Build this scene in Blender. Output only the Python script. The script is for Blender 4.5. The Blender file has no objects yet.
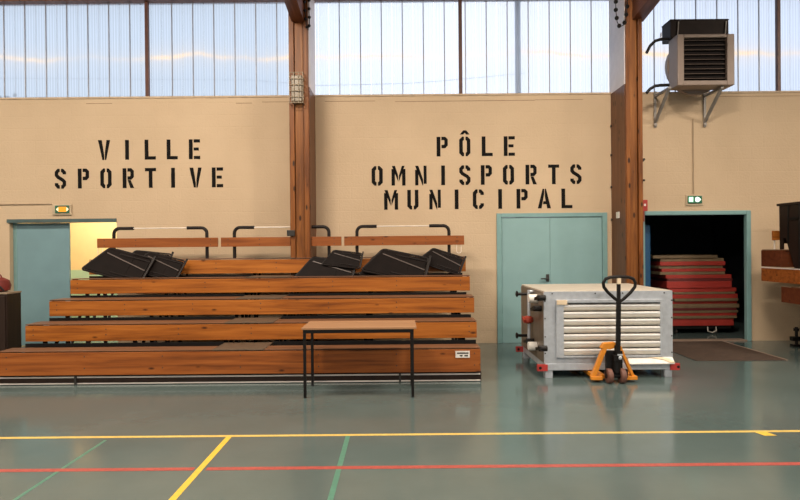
import bpy, bmesh, math, random
from mathutils import Vector, Matrix
random.seed(7)
C = bpy.context.scene.collection
F = 585.0            # focal length in pixels of an 800 px wide frame
H = 1.6              # eye height
WALL = 9.65          # distance to the hall's end wall

# ------------------------------------------------------------------ camera
ROLL, PITCH = 0.00875, 0.0051
fwd = Vector((0, math.cos(PITCH), -math.sin(PITCH)))
right = Vector((math.cos(ROLL), 0, -math.sin(ROLL)))
up = right.cross(fwd).normalized()
right = fwd.cross(up).normalized()
cam_data = bpy.data.cameras.new('camera')
cam_data.sensor_width = 36
cam_data.lens = F / 800 * 36
cam = bpy.data.objects.new('camera', cam_data)
C.objects.link(cam)
M3 = Matrix((right, up, -fwd)).transposed()
cam.matrix_world = Matrix.Translation((0, 0, H)) @ M3.to_4x4()
bpy.context.scene.camera = cam


def ray(u, v):
    return right * ((u - 400) / F) + up * ((250 - v) / F) + fwd


def at(u, v, Y):
    d = ray(u, v)
    return Vector((0, 0, H)) + d * (Y / d.y)


# ------------------------------------------------------------------ materials
class NT:
    def __init__(s, name):
        s.m = bpy.data.materials.new(name)
        s.m.use_nodes = True
        s.t = s.m.node_tree
        s.b = s.t.nodes['Principled BSDF']

    def n(s, typ, **kw):
        x = s.t.nodes.new(typ)
        for k, v in kw.items():
            if k.startswith('i_'):
                x.inputs[k[2:].replace('_', ' ')].default_value = v
            else:
                setattr(x, k, v)
        return x

    def l(s, a, b):
        s.t.links.new(a, b)


def rgba(c):
    return (c[0], c[1], c[2], 1)


def plain(name, col, rough=0.5, metal=0.0, var=0.12, scale=9.0, bump=0.0, bscale=60.0, spec=0.5, stretch=(1, 1, 1)):
    k = NT(name)
    tc = k.n('ShaderNodeTexCoord')
    mp = k.n('ShaderNodeMapping')
    mp.inputs['Scale'].default_value = stretch
    k.l(tc.outputs['Object'], mp.inputs['Vector'])
    no = k.n('ShaderNodeTexNoise', i_Scale=scale, i_Detail=5.0)
    k.l(mp.outputs['Vector'], no.inputs['Vector'])
    cr = k.n('ShaderNodeValToRGB')
    e = cr.color_ramp.elements
    e[0].position, e[1].position = 0.3, 0.7
    e[0].color = rgba([c * (1 - var) for c in col])
    e[1].color = rgba([min(1, c * (1 + var)) for c in col])
    k.l(no.outputs['Fac'], cr.inputs['Fac'])
    k.l(cr.outputs['Color'], k.b.inputs['Base Color'])
    k.b.inputs['Roughness'].default_value = rough
    k.b.inputs['Metallic'].default_value = metal
    k.b.inputs['Specular IOR Level'].default_value = spec
    if bump:
        n2 = k.n('ShaderNodeTexNoise', i_Scale=bscale, i_Detail=3.0)
        k.l(tc.outputs['Object'], n2.inputs['Vector'])
        bp = k.n('ShaderNodeBump', i_Strength=bump, i_Distance=0.01)
        k.l(n2.outputs['Fac'], bp.inputs['Height'])
        k.l(bp.outputs['Normal'], k.b.inputs['Normal'])
    return k.m


def wood(name, dark, mid, light, axis='x', rough=0.42, knots=True, fine=1.0):
    k = NT(name)
    tc = k.n('ShaderNodeTexCoord')
    mp = k.n('ShaderNodeMapping')
    sc = {'x': (0.55, 9, 11), 'y': (9, 0.55, 11), 'z': (10, 10, 0.6)}[axis]
    mp.inputs['Scale'].default_value = [q * fine for q in sc]
    k.l(tc.outputs['Object'], mp.inputs['Vector'])
    no = k.n('ShaderNodeTexNoise', i_Scale=1.6, i_Detail=8.0, i_Roughness=0.62, i_Distortion=0.5)
    k.l(mp.outputs['Vector'], no.inputs['Vector'])
    cr = k.n('ShaderNodeValToRGB')
    e = cr.color_ramp.elements
    e[0].position, e[0].color = 0.28, rgba(dark)
    e[1].position, e[1].color = 0.72, rgba(light)
    x = e.new(0.5)
    x.color = rgba(mid)
    k.l(no.outputs['Fac'], cr.inputs['Fac'])
    out = cr.outputs['Color']
    if knots:
        m2 = k.n('ShaderNodeMapping')
        m2.inputs['Scale'].default_value = {'x': (1.2, 3, 3), 'y': (3, 1.2, 3), 'z': (3.6, 3.6, 1.5)}[axis]
        k.l(tc.outputs['Object'], m2.inputs['Vector'])
        vo = k.n('ShaderNodeTexVoronoi', i_Scale=2.2)
        k.l(m2.outputs['Vector'], vo.inputs['Vector'])
        r2 = k.n('ShaderNodeValToRGB')
        kn = 0.1 if axis == 'z' else 0.05
        r2.color_ramp.elements[0].position, r2.color_ramp.elements[0].color = kn, (1, 1, 1, 1)
        r2.color_ramp.elements[1].position, r2.color_ramp.elements[1].color = kn + 0.08, (0, 0, 0, 1)
        k.l(vo.outputs['Distance'], r2.inputs['Fac'])
        mx = k.n('ShaderNodeMix', data_type='RGBA')
        k.l(r2.outputs['Color'], mx.inputs['Factor'])
        k.l(out, mx.inputs[6])
        mx.inputs[7].default_value = rgba([c * 0.45 for c in dark])
        out = mx.outputs[2]
    k.l(out, k.b.inputs['Base Color'])
    k.b.inputs['Roughness'].default_value = rough
    k.b.inputs['Specular IOR Level'].default_value = 0.3
    bp = k.n('ShaderNodeBump', i_Strength=0.15, i_Distance=0.004)
    k.l(no.outputs['Fac'], bp.inputs['Height'])
    k.l(bp.outputs['Normal'], k.b.inputs['Normal'])
    return k.m


def glow(name, col, strength):
    k = NT(name)
    k.b.inputs['Base Color'].default_value = rgba(col)
    k.b.inputs['Emission Color'].default_value = rgba(col)
    k.b.inputs['Emission Strength'].default_value = strength
    return k.m


M = {}
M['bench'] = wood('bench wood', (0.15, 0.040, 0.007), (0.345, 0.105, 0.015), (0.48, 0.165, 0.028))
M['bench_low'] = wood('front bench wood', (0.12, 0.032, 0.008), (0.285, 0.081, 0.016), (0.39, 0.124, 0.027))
M['backboard'] = wood('backrest wood', (0.16, 0.042, 0.010), (0.265, 0.078, 0.018), (0.34, 0.11, 0.027))
M['backboard_shaded'] = wood('shaded backrest wood', (0.07, 0.018, 0.007), (0.12, 0.032, 0.012), (0.16, 0.047, 0.018))  # backrest wood darkened to paint in the shade on the second bleacher
M['seat_top'] = wood('seat top wood', (0.09, 0.04, 0.02), (0.15, 0.068, 0.034), (0.2, 0.092, 0.046), knots=False)
M['infill'] = plain('brown step board', (0.09, 0.058, 0.034), 0.6, var=0.2, scale=14)
M['column'] = wood('column wood', (0.06, 0.018, 0.004), (0.185, 0.059, 0.012), (0.29, 0.105, 0.023), 'z')
M['column_light'] = wood('column centre board wood', (0.09, 0.028, 0.007), (0.21, 0.072, 0.015), (0.32, 0.125, 0.03), 'z')
M['column_shaded'] = wood('shaded column wood', (0.09, 0.034, 0.014), (0.15, 0.06, 0.026), (0.2, 0.085, 0.038), 'z')  # column wood with the shade of the side faces put in its colour
M['beam'] = wood('beam wood', (0.1, 0.035, 0.018), (0.17, 0.06, 0.03), (0.24, 0.09, 0.045), 'y')
M['table_top'] = wood('table top wood', (0.31, 0.165, 0.085), (0.36, 0.195, 0.1), (0.41, 0.23, 0.12), knots=False, rough=0.45)
M['dark_wood'] = wood('dark cabinet wood', (0.012, 0.006, 0.004), (0.02, 0.0095, 0.006), (0.028, 0.014, 0.009), 'z', knots=False, rough=0.55)
M['cab_top'] = plain('cabinet top', (0.27, 0.2, 0.14), 0.4)
M['black'] = plain('black steel', (0.008, 0.0065, 0.006), 0.45, spec=0.25)
M['dark_steel'] = plain('dark steel', (0.035, 0.03, 0.028), 0.5)
M['rail'] = plain('rail sleeve', (0.010, 0.006, 0.005), 0.5, spec=0.3)
M['alu'] = plain('aluminium', (0.82, 0.75, 0.71), 0.4, 0.15, stretch=(0.3, 8, 8))
M['rod'] = plain('pale rod', (0.8, 0.73, 0.64), 0.4)
M['chair'] = plain('chair plastic', (0.0065, 0.0038, 0.0032), 0.55, spec=0.1, var=0.3, scale=6, bump=0.08)
M['chair_edge'] = plain('chair edge', (0.11, 0.085, 0.075), 0.4)
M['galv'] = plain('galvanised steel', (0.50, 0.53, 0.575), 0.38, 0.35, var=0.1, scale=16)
M['galv_reflect'] = plain('galvanised side reflection', (0.2, 0.155, 0.115), 0.42, 0.35, var=0.2, scale=5)  # brownish reflection on the steel side put in its colour
M['ahu_top'] = plain('unit lid', (0.6, 0.53, 0.44), 0.45, 0.1, var=0.08)
M['blade'] = plain('damper blade', (0.74, 0.68, 0.60), 0.3, 0.25, var=0.03, stretch=(0.3, 3, 3))
M['blade_highlight'] = plain('damper blade painted highlight', (0.88, 0.87, 0.85), 0.25, 0.3, var=0.02)
M['blade_dark'] = plain('damper recess', (0.2, 0.18, 0.15), 0.5, 0.3)
M['cream'] = plain('cream plastic', (0.75, 0.6, 0.42), 0.5)
M['white_plastic'] = plain('white plastic', (0.8, 0.77, 0.72), 0.4)
M['red_paint'] = plain('red paint', (0.42, 0.035, 0.03), 0.45)
M['red_valve'] = plain('valve red', (0.33, 0.04, 0.02), 0.45)
M['orange'] = plain('orange paint', (0.68, 0.24, 0.02), 0.38, var=0.1)
M['wheel'] = plain('wheel tread', (0.15, 0.065, 0.045), 0.6)
M['heater'] = plain('heater casing', (0.27, 0.205, 0.17), 0.45, 0.1, var=0.05)
M['heater_slat'] = plain('heater slat', (0.10, 0.07, 0.055), 0.55, spec=0.2)
M['duct_black'] = plain('heater top duct', (0.02, 0.012, 0.010), 0.6, spec=0.2)
M['bracket'] = plain('bracket steel', (0.28, 0.26, 0.24), 0.5, 0.2)
M['paint_black'] = plain('stencil paint', (0.006, 0.005, 0.0045), 0.8, spec=0.15)
M['teal'] = plain('teal door paint', (0.235, 0.39, 0.40), 0.45, var=0.05, scale=3)
M['teal_left'] = plain('blue grey door paint', (0.175, 0.295, 0.33), 0.45, var=0.05, scale=3)
M['teal_frame'] = plain('teal frame paint', (0.2, 0.35, 0.35), 0.4, var=0.05)
M['teal_dark'] = plain('door head paint', (0.06, 0.1, 0.1), 0.5)
M['white_board'] = plain('white painted board', (0.72, 0.66, 0.66), 0.5, var=0.05)
M['mullion'] = plain('brown mullion', (0.10, 0.033, 0.02), 0.5, var=0.25)
M['grey_post'] = plain('grey post', (0.33, 0.34, 0.38), 0.5)
M['joint'] = plain('sheet joint', (0.22, 0.22, 0.25), 0.4)
M['mat_red'] = plain('mat red vinyl', (0.37, 0.034, 0.024), 0.5, var=0.1, scale=4)
M['mat_olive'] = plain('mat underside', (0.19, 0.13, 0.07), 0.6, var=0.15)
M['mat_blue'] = plain('mat blue vinyl', (0.015, 0.075, 0.17), 0.4, var=0.1)
M['doormat'] = plain('brown floor mat', (0.06, 0.036, 0.024), 0.85, var=0.35, scale=30, bump=0.4, bscale=180, stretch=(0.4, 1, 1))
M['mat_trim'] = plain('mat edge', (0.28, 0.2, 0.15), 0.6)
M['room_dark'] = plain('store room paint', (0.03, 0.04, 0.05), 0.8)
M['corr_yellow'] = plain('corridor yellow', (0.8, 0.63, 0.34), 0.7, var=0.02)
M['corr_mint'] = plain('corridor mint', (0.42, 0.62, 0.47), 0.7, var=0.02)
M['bag'] = plain('red bag cloth', (0.16, 0.018, 0.012), 0.7, var=0.2)
M['box_dark'] = plain('black socket', (0.02, 0.018, 0.016), 0.5)
M['conduit'] = plain('conduit', (0.38, 0.275, 0.175), 0.5)
M['cage'] = plain('cage wire', (0.3, 0.24, 0.17), 0.5, 0.2)
M['lamp_glass'] = plain('bulkhead glass', (0.28, 0.23, 0.17), 0.3)
M['sign_plate'] = plain('sign plate', (0.5, 0.4, 0.27), 0.4)
M['sign_green'] = plain('sign green', (0.02, 0.13, 0.07), 0.4)
M['sign_white'] = glow('sign white light', (0.8, 1.0, 0.88), 1.6)
M['sign_mint'] = glow('sign mint light', (0.5, 0.95, 0.65), 1.0)
M['sign_orange'] = glow('sign orange light', (1.0, 0.3, 0.015), 0.5)
M['sign_pale'] = glow('sign pale light', (1.0, 0.8, 0.5), 0.8)
M['roof'] = plain('roof boarding', (0.24, 0.16, 0.10), 0.7)
M['hall_wall'] = plain('hall wall', (0.42, 0.33, 0.23), 0.8)
M['foliage'] = plain('dark foliage', (0.02, 0.03, 0.02), 0.8, var=0.5)
M['yellow_line'] = plain('yellow line paint', (0.78, 0.5, 0.06), 0.35, var=0.1, scale=25)
M['yellow_thin'] = plain('pale yellow line paint', (0.72, 0.5, 0.13), 0.35, var=0.12, scale=25)
M['red_line'] = plain('red line paint', (0.40, 0.075, 0.06), 0.35, var=0.2, scale=30)
M['green_line'] = plain('green line paint', (0.085, 0.23, 0.165), 0.35, var=0.15, scale=25)


def wall_mat():
    k = NT('painted masonry')
    tc = k.n('ShaderNodeTexCoord')
    n1 = k.n('ShaderNodeTexNoise', i_Scale=0.9, i_Detail=6.0, i_Roughness=0.6)
    k.l(tc.outputs['Object'], n1.inputs['Vector'])
    cr = k.n('ShaderNodeValToRGB')
    e = cr.color_ramp.elements
    e[0].position, e[0].color = 0.3, (0.525, 0.39, 0.254, 1)
    e[1].position, e[1].color = 0.7, (0.59, 0.445, 0.296, 1)
    k.l(n1.outputs['Fac'], cr.inputs['Fac'])
    k.l(cr.outputs['Color'], k.b.inputs['Base Color'])
    k.b.inputs['Roughness'].default_value = 0.75
    mp = k.n('ShaderNodeMapping')
    mp.inputs['Rotation'].default_value = (math.radians(90), 0, 0)
    k.l(tc.outputs['Object'], mp.inputs['Vector'])
    br = k.n('ShaderNodeTexBrick', i_Scale=1.0)
    br.inputs['Brick Width'].default_value = 0.4
    br.inputs['Row Height'].default_value = 0.2
    br.inputs['Mortar Size'].default_value = 0.008
    br.inputs['Mortar Smooth'].default_value = 0.6
    k.l(mp.outputs['Vector'], br.inputs['Vector'])
    n2 = k.n('ShaderNodeTexNoise', i_Scale=38.0, i_Detail=4.0)
    k.l(tc.outputs['Object'], n2.inputs['Vector'])
    mul = k.n('ShaderNodeMath', operation='MULTIPLY_ADD')
    k.l(br.outputs['Fac'], mul.inputs[0])
    mul.inputs[1].default_value = -0.35
    k.l(n2.outputs['Fac'], mul.inputs[2])
    bp = k.n('ShaderNodeBump', i_Strength=0.4, i_Distance=0.012)
    k.l(mul.outputs[0], bp.inputs['Height'])
    k.l(bp.outputs['Normal'], k.b.inputs['Normal'])
    return k.m


def floor_mat():
    k = NT('sports floor resin')
    tc = k.n('ShaderNodeTexCoord')
    n1 = k.n('ShaderNodeTexNoise', i_Scale=0.8, i_Detail=8.0, i_Roughness=0.65)
    k.l(tc.outputs['Object'], n1.inputs['Vector'])
    cr = k.n('ShaderNodeValToRGB')
    e = cr.color_ramp.elements
    e[0].position, e[0].color = 0.3, (0.079, 0.113, 0.110, 1)
    e[1].position, e[1].color = 0.72, (0.107, 0.147, 0.143, 1)
    k.l(n1.outputs['Fac'], cr.inputs['Fac'])
    k.l(cr.outputs['Color'], k.b.inputs['Base Color'])
    n2 = k.n('ShaderNodeTexNoise', i_Scale=2.2, i_Detail=6.0, i_Roughness=0.7)
    k.l(tc.outputs['Object'], n2.inputs['Vector'])
    mr = k.n('ShaderNodeMapRange')
    mr.inputs['To Min'].default_value = 0.10
    mr.inputs['To Max'].default_value = 0.20
    k.l(n2.outputs['Fac'], mr.inputs['Value'])
    k.l(mr.outputs['Result'], k.b.inputs['Roughness'])
    k.b.inputs['Specular IOR Level'].default_value = 0.55
    n3 = k.n('ShaderNodeTexNoise', i_Scale=140.0, i_Detail=2.0)
    k.l(tc.outputs['Object'], n3.inputs['Vector'])
    bp = k.n('ShaderNodeBump', i_Strength=0.03, i_Distance=0.003)
    k.l(n3.outputs['Fac'], bp.inputs['Height'])
    k.l(bp.outputs['Normal'], k.b.inputs['Normal'])
    return k.m


def sheet_mat():
    """Twin-wall polycarbonate: mostly clear, milky, with fine vertical webs."""
    k = NT('polycarbonate sheet')
    t = k.t
    t.nodes.remove(k.b)
    tc = k.n('ShaderNodeTexCoord')
    sx = k.n('ShaderNodeSeparateXYZ')
    k.l(tc.outputs['Object'], sx.inputs[0])
    fr = k.n('ShaderNodeMath', operation='PINGPONG')
    k.l(sx.outputs['X'], fr.inputs[0])
    fr.inputs[1].default_value = 0.022
    webs = k.n('ShaderNodeMapRange')
    webs.inputs['From Min'].default_value = 0.004
    webs.inputs['From Max'].default_value = 0.016
    webs.inputs['To Min'].default_value = 0.34
    webs.inputs['To Max'].default_value = 0.27
    k.l(fr.outputs[0], webs.inputs['Value'])
    tr = k.n('ShaderNodeBsdfTransparent')
    tr.inputs['Color'].default_value = (0.86, 0.875, 0.89, 1)
    tl = k.n('ShaderNodeBsdfTranslucent')
    tl.inputs['Color'].default_value = (0.82, 0.86, 0.92, 1)
    mx = k.n('ShaderNodeMixShader')
    k.l(webs.outputs['Result'], mx.inputs[0])
    k.l(tr.outputs[0], mx.inputs[1])
    k.l(tl.outputs[0], mx.inputs[2])
    k.l(mx.outputs[0], t.nodes['Material Output'].inputs['Surface'])
    return k.m


M['wall'] = wall_mat()
M['floor'] = floor_mat()
M['sheet'] = sheet_mat()



# ------------------------------------------------------------------ mesh building
class MB:
    def __init__(s):
        s.v, s.f, s.mi = [], [], []

    def add(s, vs, fs, m=0):
        b = len(s.v)
        s.v += [Vector(p) for p in vs]
        s.f += [[b + i for i in q] for q in fs]
        s.mi += [m] * len(fs)
        return s

    def box(s, x0, x1, y0, y1, z0, z1, m=0):
        x0, x1 = min(x0, x1), max(x0, x1)
        y0, y1 = min(y0, y1), max(y0, y1)
        z0, z1 = min(z0, z1), max(z0, z1)
        vs = [(x0, y0, z0), (x1, y0, z0), (x1, y1, z0), (x0, y1, z0), (x0, y0, z1), (x1, y0, z1), (x1, y1, z1), (x0, y1, z1)]
        return s.add(vs, [(0, 3, 2, 1), (4, 5, 6, 7), (0, 1, 5, 4), (1, 2, 6, 5), (2, 3, 7, 6), (3, 0, 4, 7)], m)

    def prism(s, poly, vec, m=0):
        n = len(poly)
        vec = Vector(vec)
        vs = [Vector(p) for p in poly] + [Vector(p) + vec for p in poly]
        fs = [list(range(n))[::-1], [n + i for i in range(n)]] + [(i, (i + 1) % n, n + (i + 1) % n, n + i) for i in range(n)]
        return s.add(vs, fs, m)

    def bar(s, p0, p1, w, h, m=0, upv=(0, 0, 1)):
        p0, p1 = Vector(p0), Vector(p1)
        d = (p1 - p0).normalized()
        a = d.cross(Vector(upv))
        if a.length < 1e-4:
            a = d.cross(Vector((0, 1, 0)))
        a.normalize()
        b = a.cross(d).normalized()
        q = [a * (i * w / 2) + b * (j * h / 2) for i, j in ((-1, -1), (1, -1), (1, 1), (-1, 1))]
        return s.prism([p0 + x for x in q], p1 - p0, m)

    def tube(s, pts, r, m=0, n=10, closed=False, r2=None):
        pts = [Vector(p) for p in pts]
        k = len(pts)
        rings = []
        ref = None
        for i, p in enumerate(pts):
            if closed:
                d = (pts[(i + 1) % k] - pts[i - 1]).normalized()
            else:
                d = (pts[min(i + 1, k - 1)] - pts[max(i - 1, 0)]).normalized()
            if ref is None:
                ref = d.orthogonal().normalized()
            a = (ref - d * ref.dot(d)).normalized()
            ref = a
            b = d.cross(a)
            rr = r if r2 is None else r + (r2 - r) * i / (k - 1)
            rings.append([p + (a * math.cos(2 * math.pi * j / n) + b * math.sin(2 * math.pi * j / n)) * rr for j in range(n)])
        vs = [p for R in rings for p in R]
        fs = []
        for i in range(k if closed else k - 1):
            i2 = (i + 1) % k
            for j in range(n):
                fs.append((i * n + j, i * n + (j + 1) % n, i2 * n + (j + 1) % n, i2 * n + j))
        if not closed:
            fs.append(list(range(n))[::-1])
            fs.append([(k - 1) * n + j for j in range(n)])
        return s.add(vs, fs, m)

    def cyl(s, p0, p1, r, m=0, n=20, r2=None):
        return s.tube([p0, p1], r, m, n, r2=r2)

    def lathe(s, prof, centre, axis, m=0, n=24):
        """prof: (radius, height along axis) pairs."""
        axis = Vector(axis).normalized()
        a = axis.orthogonal().normalized()
        b = axis.cross(a)
        c = Vector(centre)
        vs, fs = [], []
        for r, h in prof:
            for j in range(n):
                w = 2 * math.pi * j / n
                vs.append(c + axis * h + (a * math.cos(w) + b * math.sin(w)) * max(r, 1e-4))
        for i in range(len(prof) - 1):
            for j in range(n):
                fs.append((i * n + j, i * n + (j + 1) % n, (i + 1) * n + (j + 1) % n, (i + 1) * n + j))
        fs.append(list(range(n))[::-1])
        fs.append([(len(prof) - 1) * n + j for j in range(n)])
        return s.add(vs, fs, m)

    def build(s, name, mats, parent=None, bevel=0.0, smooth=False, origin=None):
        if not isinstance(mats, (list, tuple)):
            mats = [mats]
        o0 = Vector(origin) if origin is not None else (Vector(parent['_o']) if parent is not None else Vector((0, 0, 0)))
        me = bpy.data.meshes.new(name)
        me.from_pydata([tuple(p - o0) for p in s.v], [], s.f)
        for i, p in enumerate(me.polygons):
            p.material_index = s.mi[i]
        for m in mats:
            me.materials.append(m)
        bm = bmesh.new()
        bm.from_mesh(me)
        bmesh.ops.recalc_face_normals(bm, faces=bm.faces)
        bm.to_mesh(me)
        bm.free()
        if smooth:
            for p in me.polygons:
                p.use_smooth = True
            me.set_sharp_from_angle(angle=math.radians(40))
        o = bpy.data.objects.new(name, me)
        C.objects.link(o)
        o['_o'] = tuple(o0)
        if parent is not None:
            o.parent = parent
        else:
            o.location = o0
        if bevel:
            b = o.modifiers.new('edge', 'BEVEL')
            b.width = bevel
            b.segments = 2
            b.limit_method = 'ANGLE'
        return o


def tag(o, label=None, cat=None, group=None, kind=None):
    if label:
        o['label'] = label
    if cat:
        o['category'] = cat
    if group:
        o['group'] = group
    if kind:
        o['kind'] = kind
    return o


def thing(name, label, cat, loc, group=None, kind=None):
    o = bpy.data.objects.new(name, None)
    o.empty_display_size = 0.1
    C.objects.link(o)
    o.location = loc
    o['_o'] = tuple(loc)
    return tag(o, label, cat, group, kind)


def dup(root, label, group=None, name=None):
    def rec(o, par):
        c = o.copy()
        C.objects.link(c)
        c.parent = par
        for ch in list(o.children):
            rec(ch, c)
        return c
    r = rec(root, None)
    r['label'] = label
    if group:
        r['group'] = group
    return r


def arc(c, r, a0, a1, ax, ay, n=6):
    c, ax, ay = Vector(c), Vector(ax), Vector(ay)
    return [c + ax * (r * math.cos(a0 + (a1 - a0) * i / n)) + ay * (r * math.sin(a0 + (a1 - a0) * i / n)) for i in range(n + 1)]


X, Y, Z = Vector((1, 0, 0)), Vector((0, 1, 0)), Vector((0, 0, 1))

# ------------------------------------------------------------------ setting: shell
XL, XR, YB = -15.0, 15.0, -16.0
WT = 4.09            # top of the masonry, sill of the translucent strip
EAVE = 5.68
D_L = (-6.44, -4.67, 2.10)     # door openings: x0, x1, top
D_M = (1.60, 3.41, 2.135)
D_R = (3.965, 5.79, 2.155)

fl = MB().box(XL, XR, YB, 14.5, -0.1, 0).build('floor', M['floor'])
tag(fl, 'teal grey glossy sports floor with coloured court lines', 'floor', kind='structure')


def line(lbl, x0, x1, y0, y1, m, h=0.0015):
    o = MB().box(x0, x1, y0, y1, 0.0, h).build('court_line', m, fl)
    o['label'] = lbl
    return o


line('thin pale yellow court line running along the hall wall', XL + 0.5, XR - 0.5, 4.96, 5.005, M['yellow_thin'])
line('red court line parallel to the thin yellow one', XL + 0.5, -1.51, 4.215, 4.27, M['red_line'])
line('red court line parallel to the thin yellow one', -1.42, XR - 0.5, 4.215, 4.27, M['red_line'])
line('wide yellow court line running towards the wall', -1.49, -1.443, -8, 4.96, M['yellow_line'])
line('green court line towards the table', -0.475, -0.437, -8, 4.96, M['green_line'], 0.001)
line('thinnest green court line, on the open doorway side of the wide yellow one', -2.498, -2.472, -8, 4.9, M['green_line'], 0.001)
MB().prism([(3.0, 4.96, 0), (3.03, 4.87, 0), (3.13, 4.87, 0), (3.1, 4.96, 0)], (0, 0, 0.0015)).build('court_line', M['yellow_line'], fl)

w = MB()
T = 0.13
xs = [XL, D_L[0], D_L[1], D_M[0], D_M[1], D_R[0], D_R[1], XR]
for i in range(0, 8, 2):
    w.box(xs[i], xs[i + 1], WALL, WALL + T, 0, WT)
for d in (D_L, D_M, D_R):
    w.box(d[0], d[1], WALL, WALL + T, d[2], WT)
wb = tag(w.build('wall_back', M['wall']), 'beige painted masonry end wall with black stencilled words', 'wall', kind='structure')
ck = MB()
for (u0, u1, v) in ((430, 490, 101.2), (535, 583, 99.8), (490, 535, 100.6), (86, 112, 103.6), (236, 252, 103.2), (262, 292, 102), (325, 375, 101.4), (718, 800, 96.5), (395, 430, 101.6)):
    a, b = at(u0, v, WALL - 0.001), at(u1, v, WALL - 0.001)
    ck.box(a.x, b.x, WALL - 0.002, WALL + 0.01, a.z - 0.005, a.z + 0.004)
ck.build('crack', plain('joint crack', (0.3, 0.2, 0.12), 0.8), wb)
led = MB().box(XL, XR, WALL - 0.012, WALL + T, WT - 0.005, WT + 0.025)
tag(led.build('trim_1', plain('sill plaster', (0.5, 0.38, 0.26), 0.7)), 'narrow plaster sill under the translucent strip', 'sill', kind='structure')

for nm, b in (('wall_left', (XL - 0.2, XL, YB, WALL + T, 0, 9)), ('wall_right', (XR, XR + 0.2, YB, WALL + T, 0, 9)), ('wall_front', (XL, XR, YB - 0.2, YB, 0, 3.2))):
    tag(MB().box(*b).build(nm, M['hall_wall']), 'plain painted wall of the sports hall', 'wall', 'outer hall walls', 'structure')
# pitched roof: two slopes up to a ridge
rz = EAVE + 0.15
rf = MB()
ym = (WALL + YB) / 2
rf.prism([(XL, WALL + 0.4, rz), (XL, ym, rz + 2.4), (XL, YB - 0.4, rz), (XL, YB - 0.4, rz + 0.15), (XL, ym, rz + 2.55), (XL, WALL + 0.4, rz + 0.15)], (XR - XL, 0, 0))
tag(rf.build('ceiling', M['roof']), 'boarded pitched roof over the sports hall', 'ceiling', kind='structure')
ev = MB().box(XL, XR, WALL - 0.06, WALL + 0.14, EAVE, EAVE + 0.2)
tag(ev.build('trim_2', M['beam']), 'dark brown timber eaves plate above the translucent strip', 'beam', kind='structure')

# ------------------------------------------------------------------ translucent strip, column by column
YC = 9.03                      # front of the columns
C1 = (-1.69, -1.39)
C2 = (3.505, 3.76)


def window(idx, x0, x1, mulls, joints, label):
    t = thing('window_%d' % idx, label, 'window', ((x0 + x1) / 2, WALL + 0.08, WT), kind='structure')
    j, sh = MB(), MB()
    cuts = [x0] + sorted(x + d_ for x in joints for d_ in (0, 0.174) if x0 + 0.03 < x + d_ < x1 - 0.03) + [x1]
    for k in range(len(cuts) - 1):
        sh.box(cuts[k] + (0 if k == 0 else 0.0045), cuts[k + 1] - (0 if k == len(cuts) - 2 else 0.0045), WALL + 0.075, WALL + 0.095, WT + 0.02, EAVE + 0.02)
    sh.build('sheet', M['sheet'], t)
    for x in joints:
        if x0 + 0.05 < x < x1 - 0.05 and all(abs(x - q) > 0.06 for q in mulls):
            j.box(x - 0.007, x + 0.007, WALL + 0.06, WALL + 0.073, WT + 0.02, EAVE)
    j.build('joint_strip', M['joint'], t)
    for q in mulls:
        MB().box(q - 0.028, q + 0.028, WALL + 0.01, WALL + 0.073, WT + 0.01, EAVE + 0.02).build('mullion', M['mullion'], t, bevel=0.004)
    return t


def xw(u, v=50):
    return at(u, v, WALL + 0.05).x


jp = 0.348
window(1, XL, C1[0] - 0.02, [xw(147.5)], [xw(24.5) + jp * i for i in range(-26, 16)], 'translucent strip of glazing over the double inscription nearest the open doorway')
window(2, C1[1] + 0.02, C2[0] - 0.02, [xw(460.3)], [xw(423.5) + jp * i for i in range(-14, 20)], 'translucent strip of glazing between the two timber columns')
window(3, C2[1] + 0.02, XR, [xw(777.6)], [xw(654.5) + jp * i for i in range(-3, 36)], 'translucent strip of glazing behind the wall heater')
post = MB().box(xw(519.5), xw(524.5), WALL + 0.35, WALL + 0.43, 0, 7)
tag(post.build('outdoor_post', M['grey_post']), 'grey post outdoors seen blurred through the translucent strip', 'post')
# thin cable outdoors
a, b, c, d = at(405, 83.5, WALL + 0.5), at(440, 81, WALL + 0.5), at(480, 77.5, WALL + 0.5), at(525, 73, WALL + 0.5)
tag(MB().tube([at(-300, 76, WALL + 0.5), at(250, 80, WALL + 0.5), at(320, 85.5, WALL + 0.5), a, b, c, d], 0.004, n=6).build('outdoor_cable', M['grey_post']), 'thin cable outdoors crossing behind the translucent strip', 'cable')
# bush tops just showing above the sill
bs = MB()
for i in range(46):
    p = at(-14 + 36 * random.random(), 98, WALL + 1.6) + Vector((0, random.uniform(-.2, .2), random.uniform(-.3, 0.06)))
    bs.lathe([(0.0, -0.035), (0.05, 0), (0.0, 0.035)], p, (random.uniform(-1, 1), random.uniform(-1, 1), 1), n=5)
bs.tube([(at(3, 99, WALL + 1.6).x, WALL + 1.6, 0), (at(3, 99, WALL + 1.6).x, WALL + 1.6, 4.4)], 0.06)
tag(bs.build('outdoor_bush', M['foliage']), 'dark leafy bush outdoors peeping over the sill behind the translucent strip', 'bush')

# opposite side of the hall: same kind of strip (daylight from behind the viewer)
window(4, XL, XR, [], [XL + 0.348 * i for i in range(1, 86)], 'translucent strip of glazing on the opposite side of the hall')
o4 = bpy.data.objects['window_4']
o4.rotation_euler.z = math.pi
o4.location = (0, YB - 0.08, 3.25)
o4.scale = (1, 1, 1.62)

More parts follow.
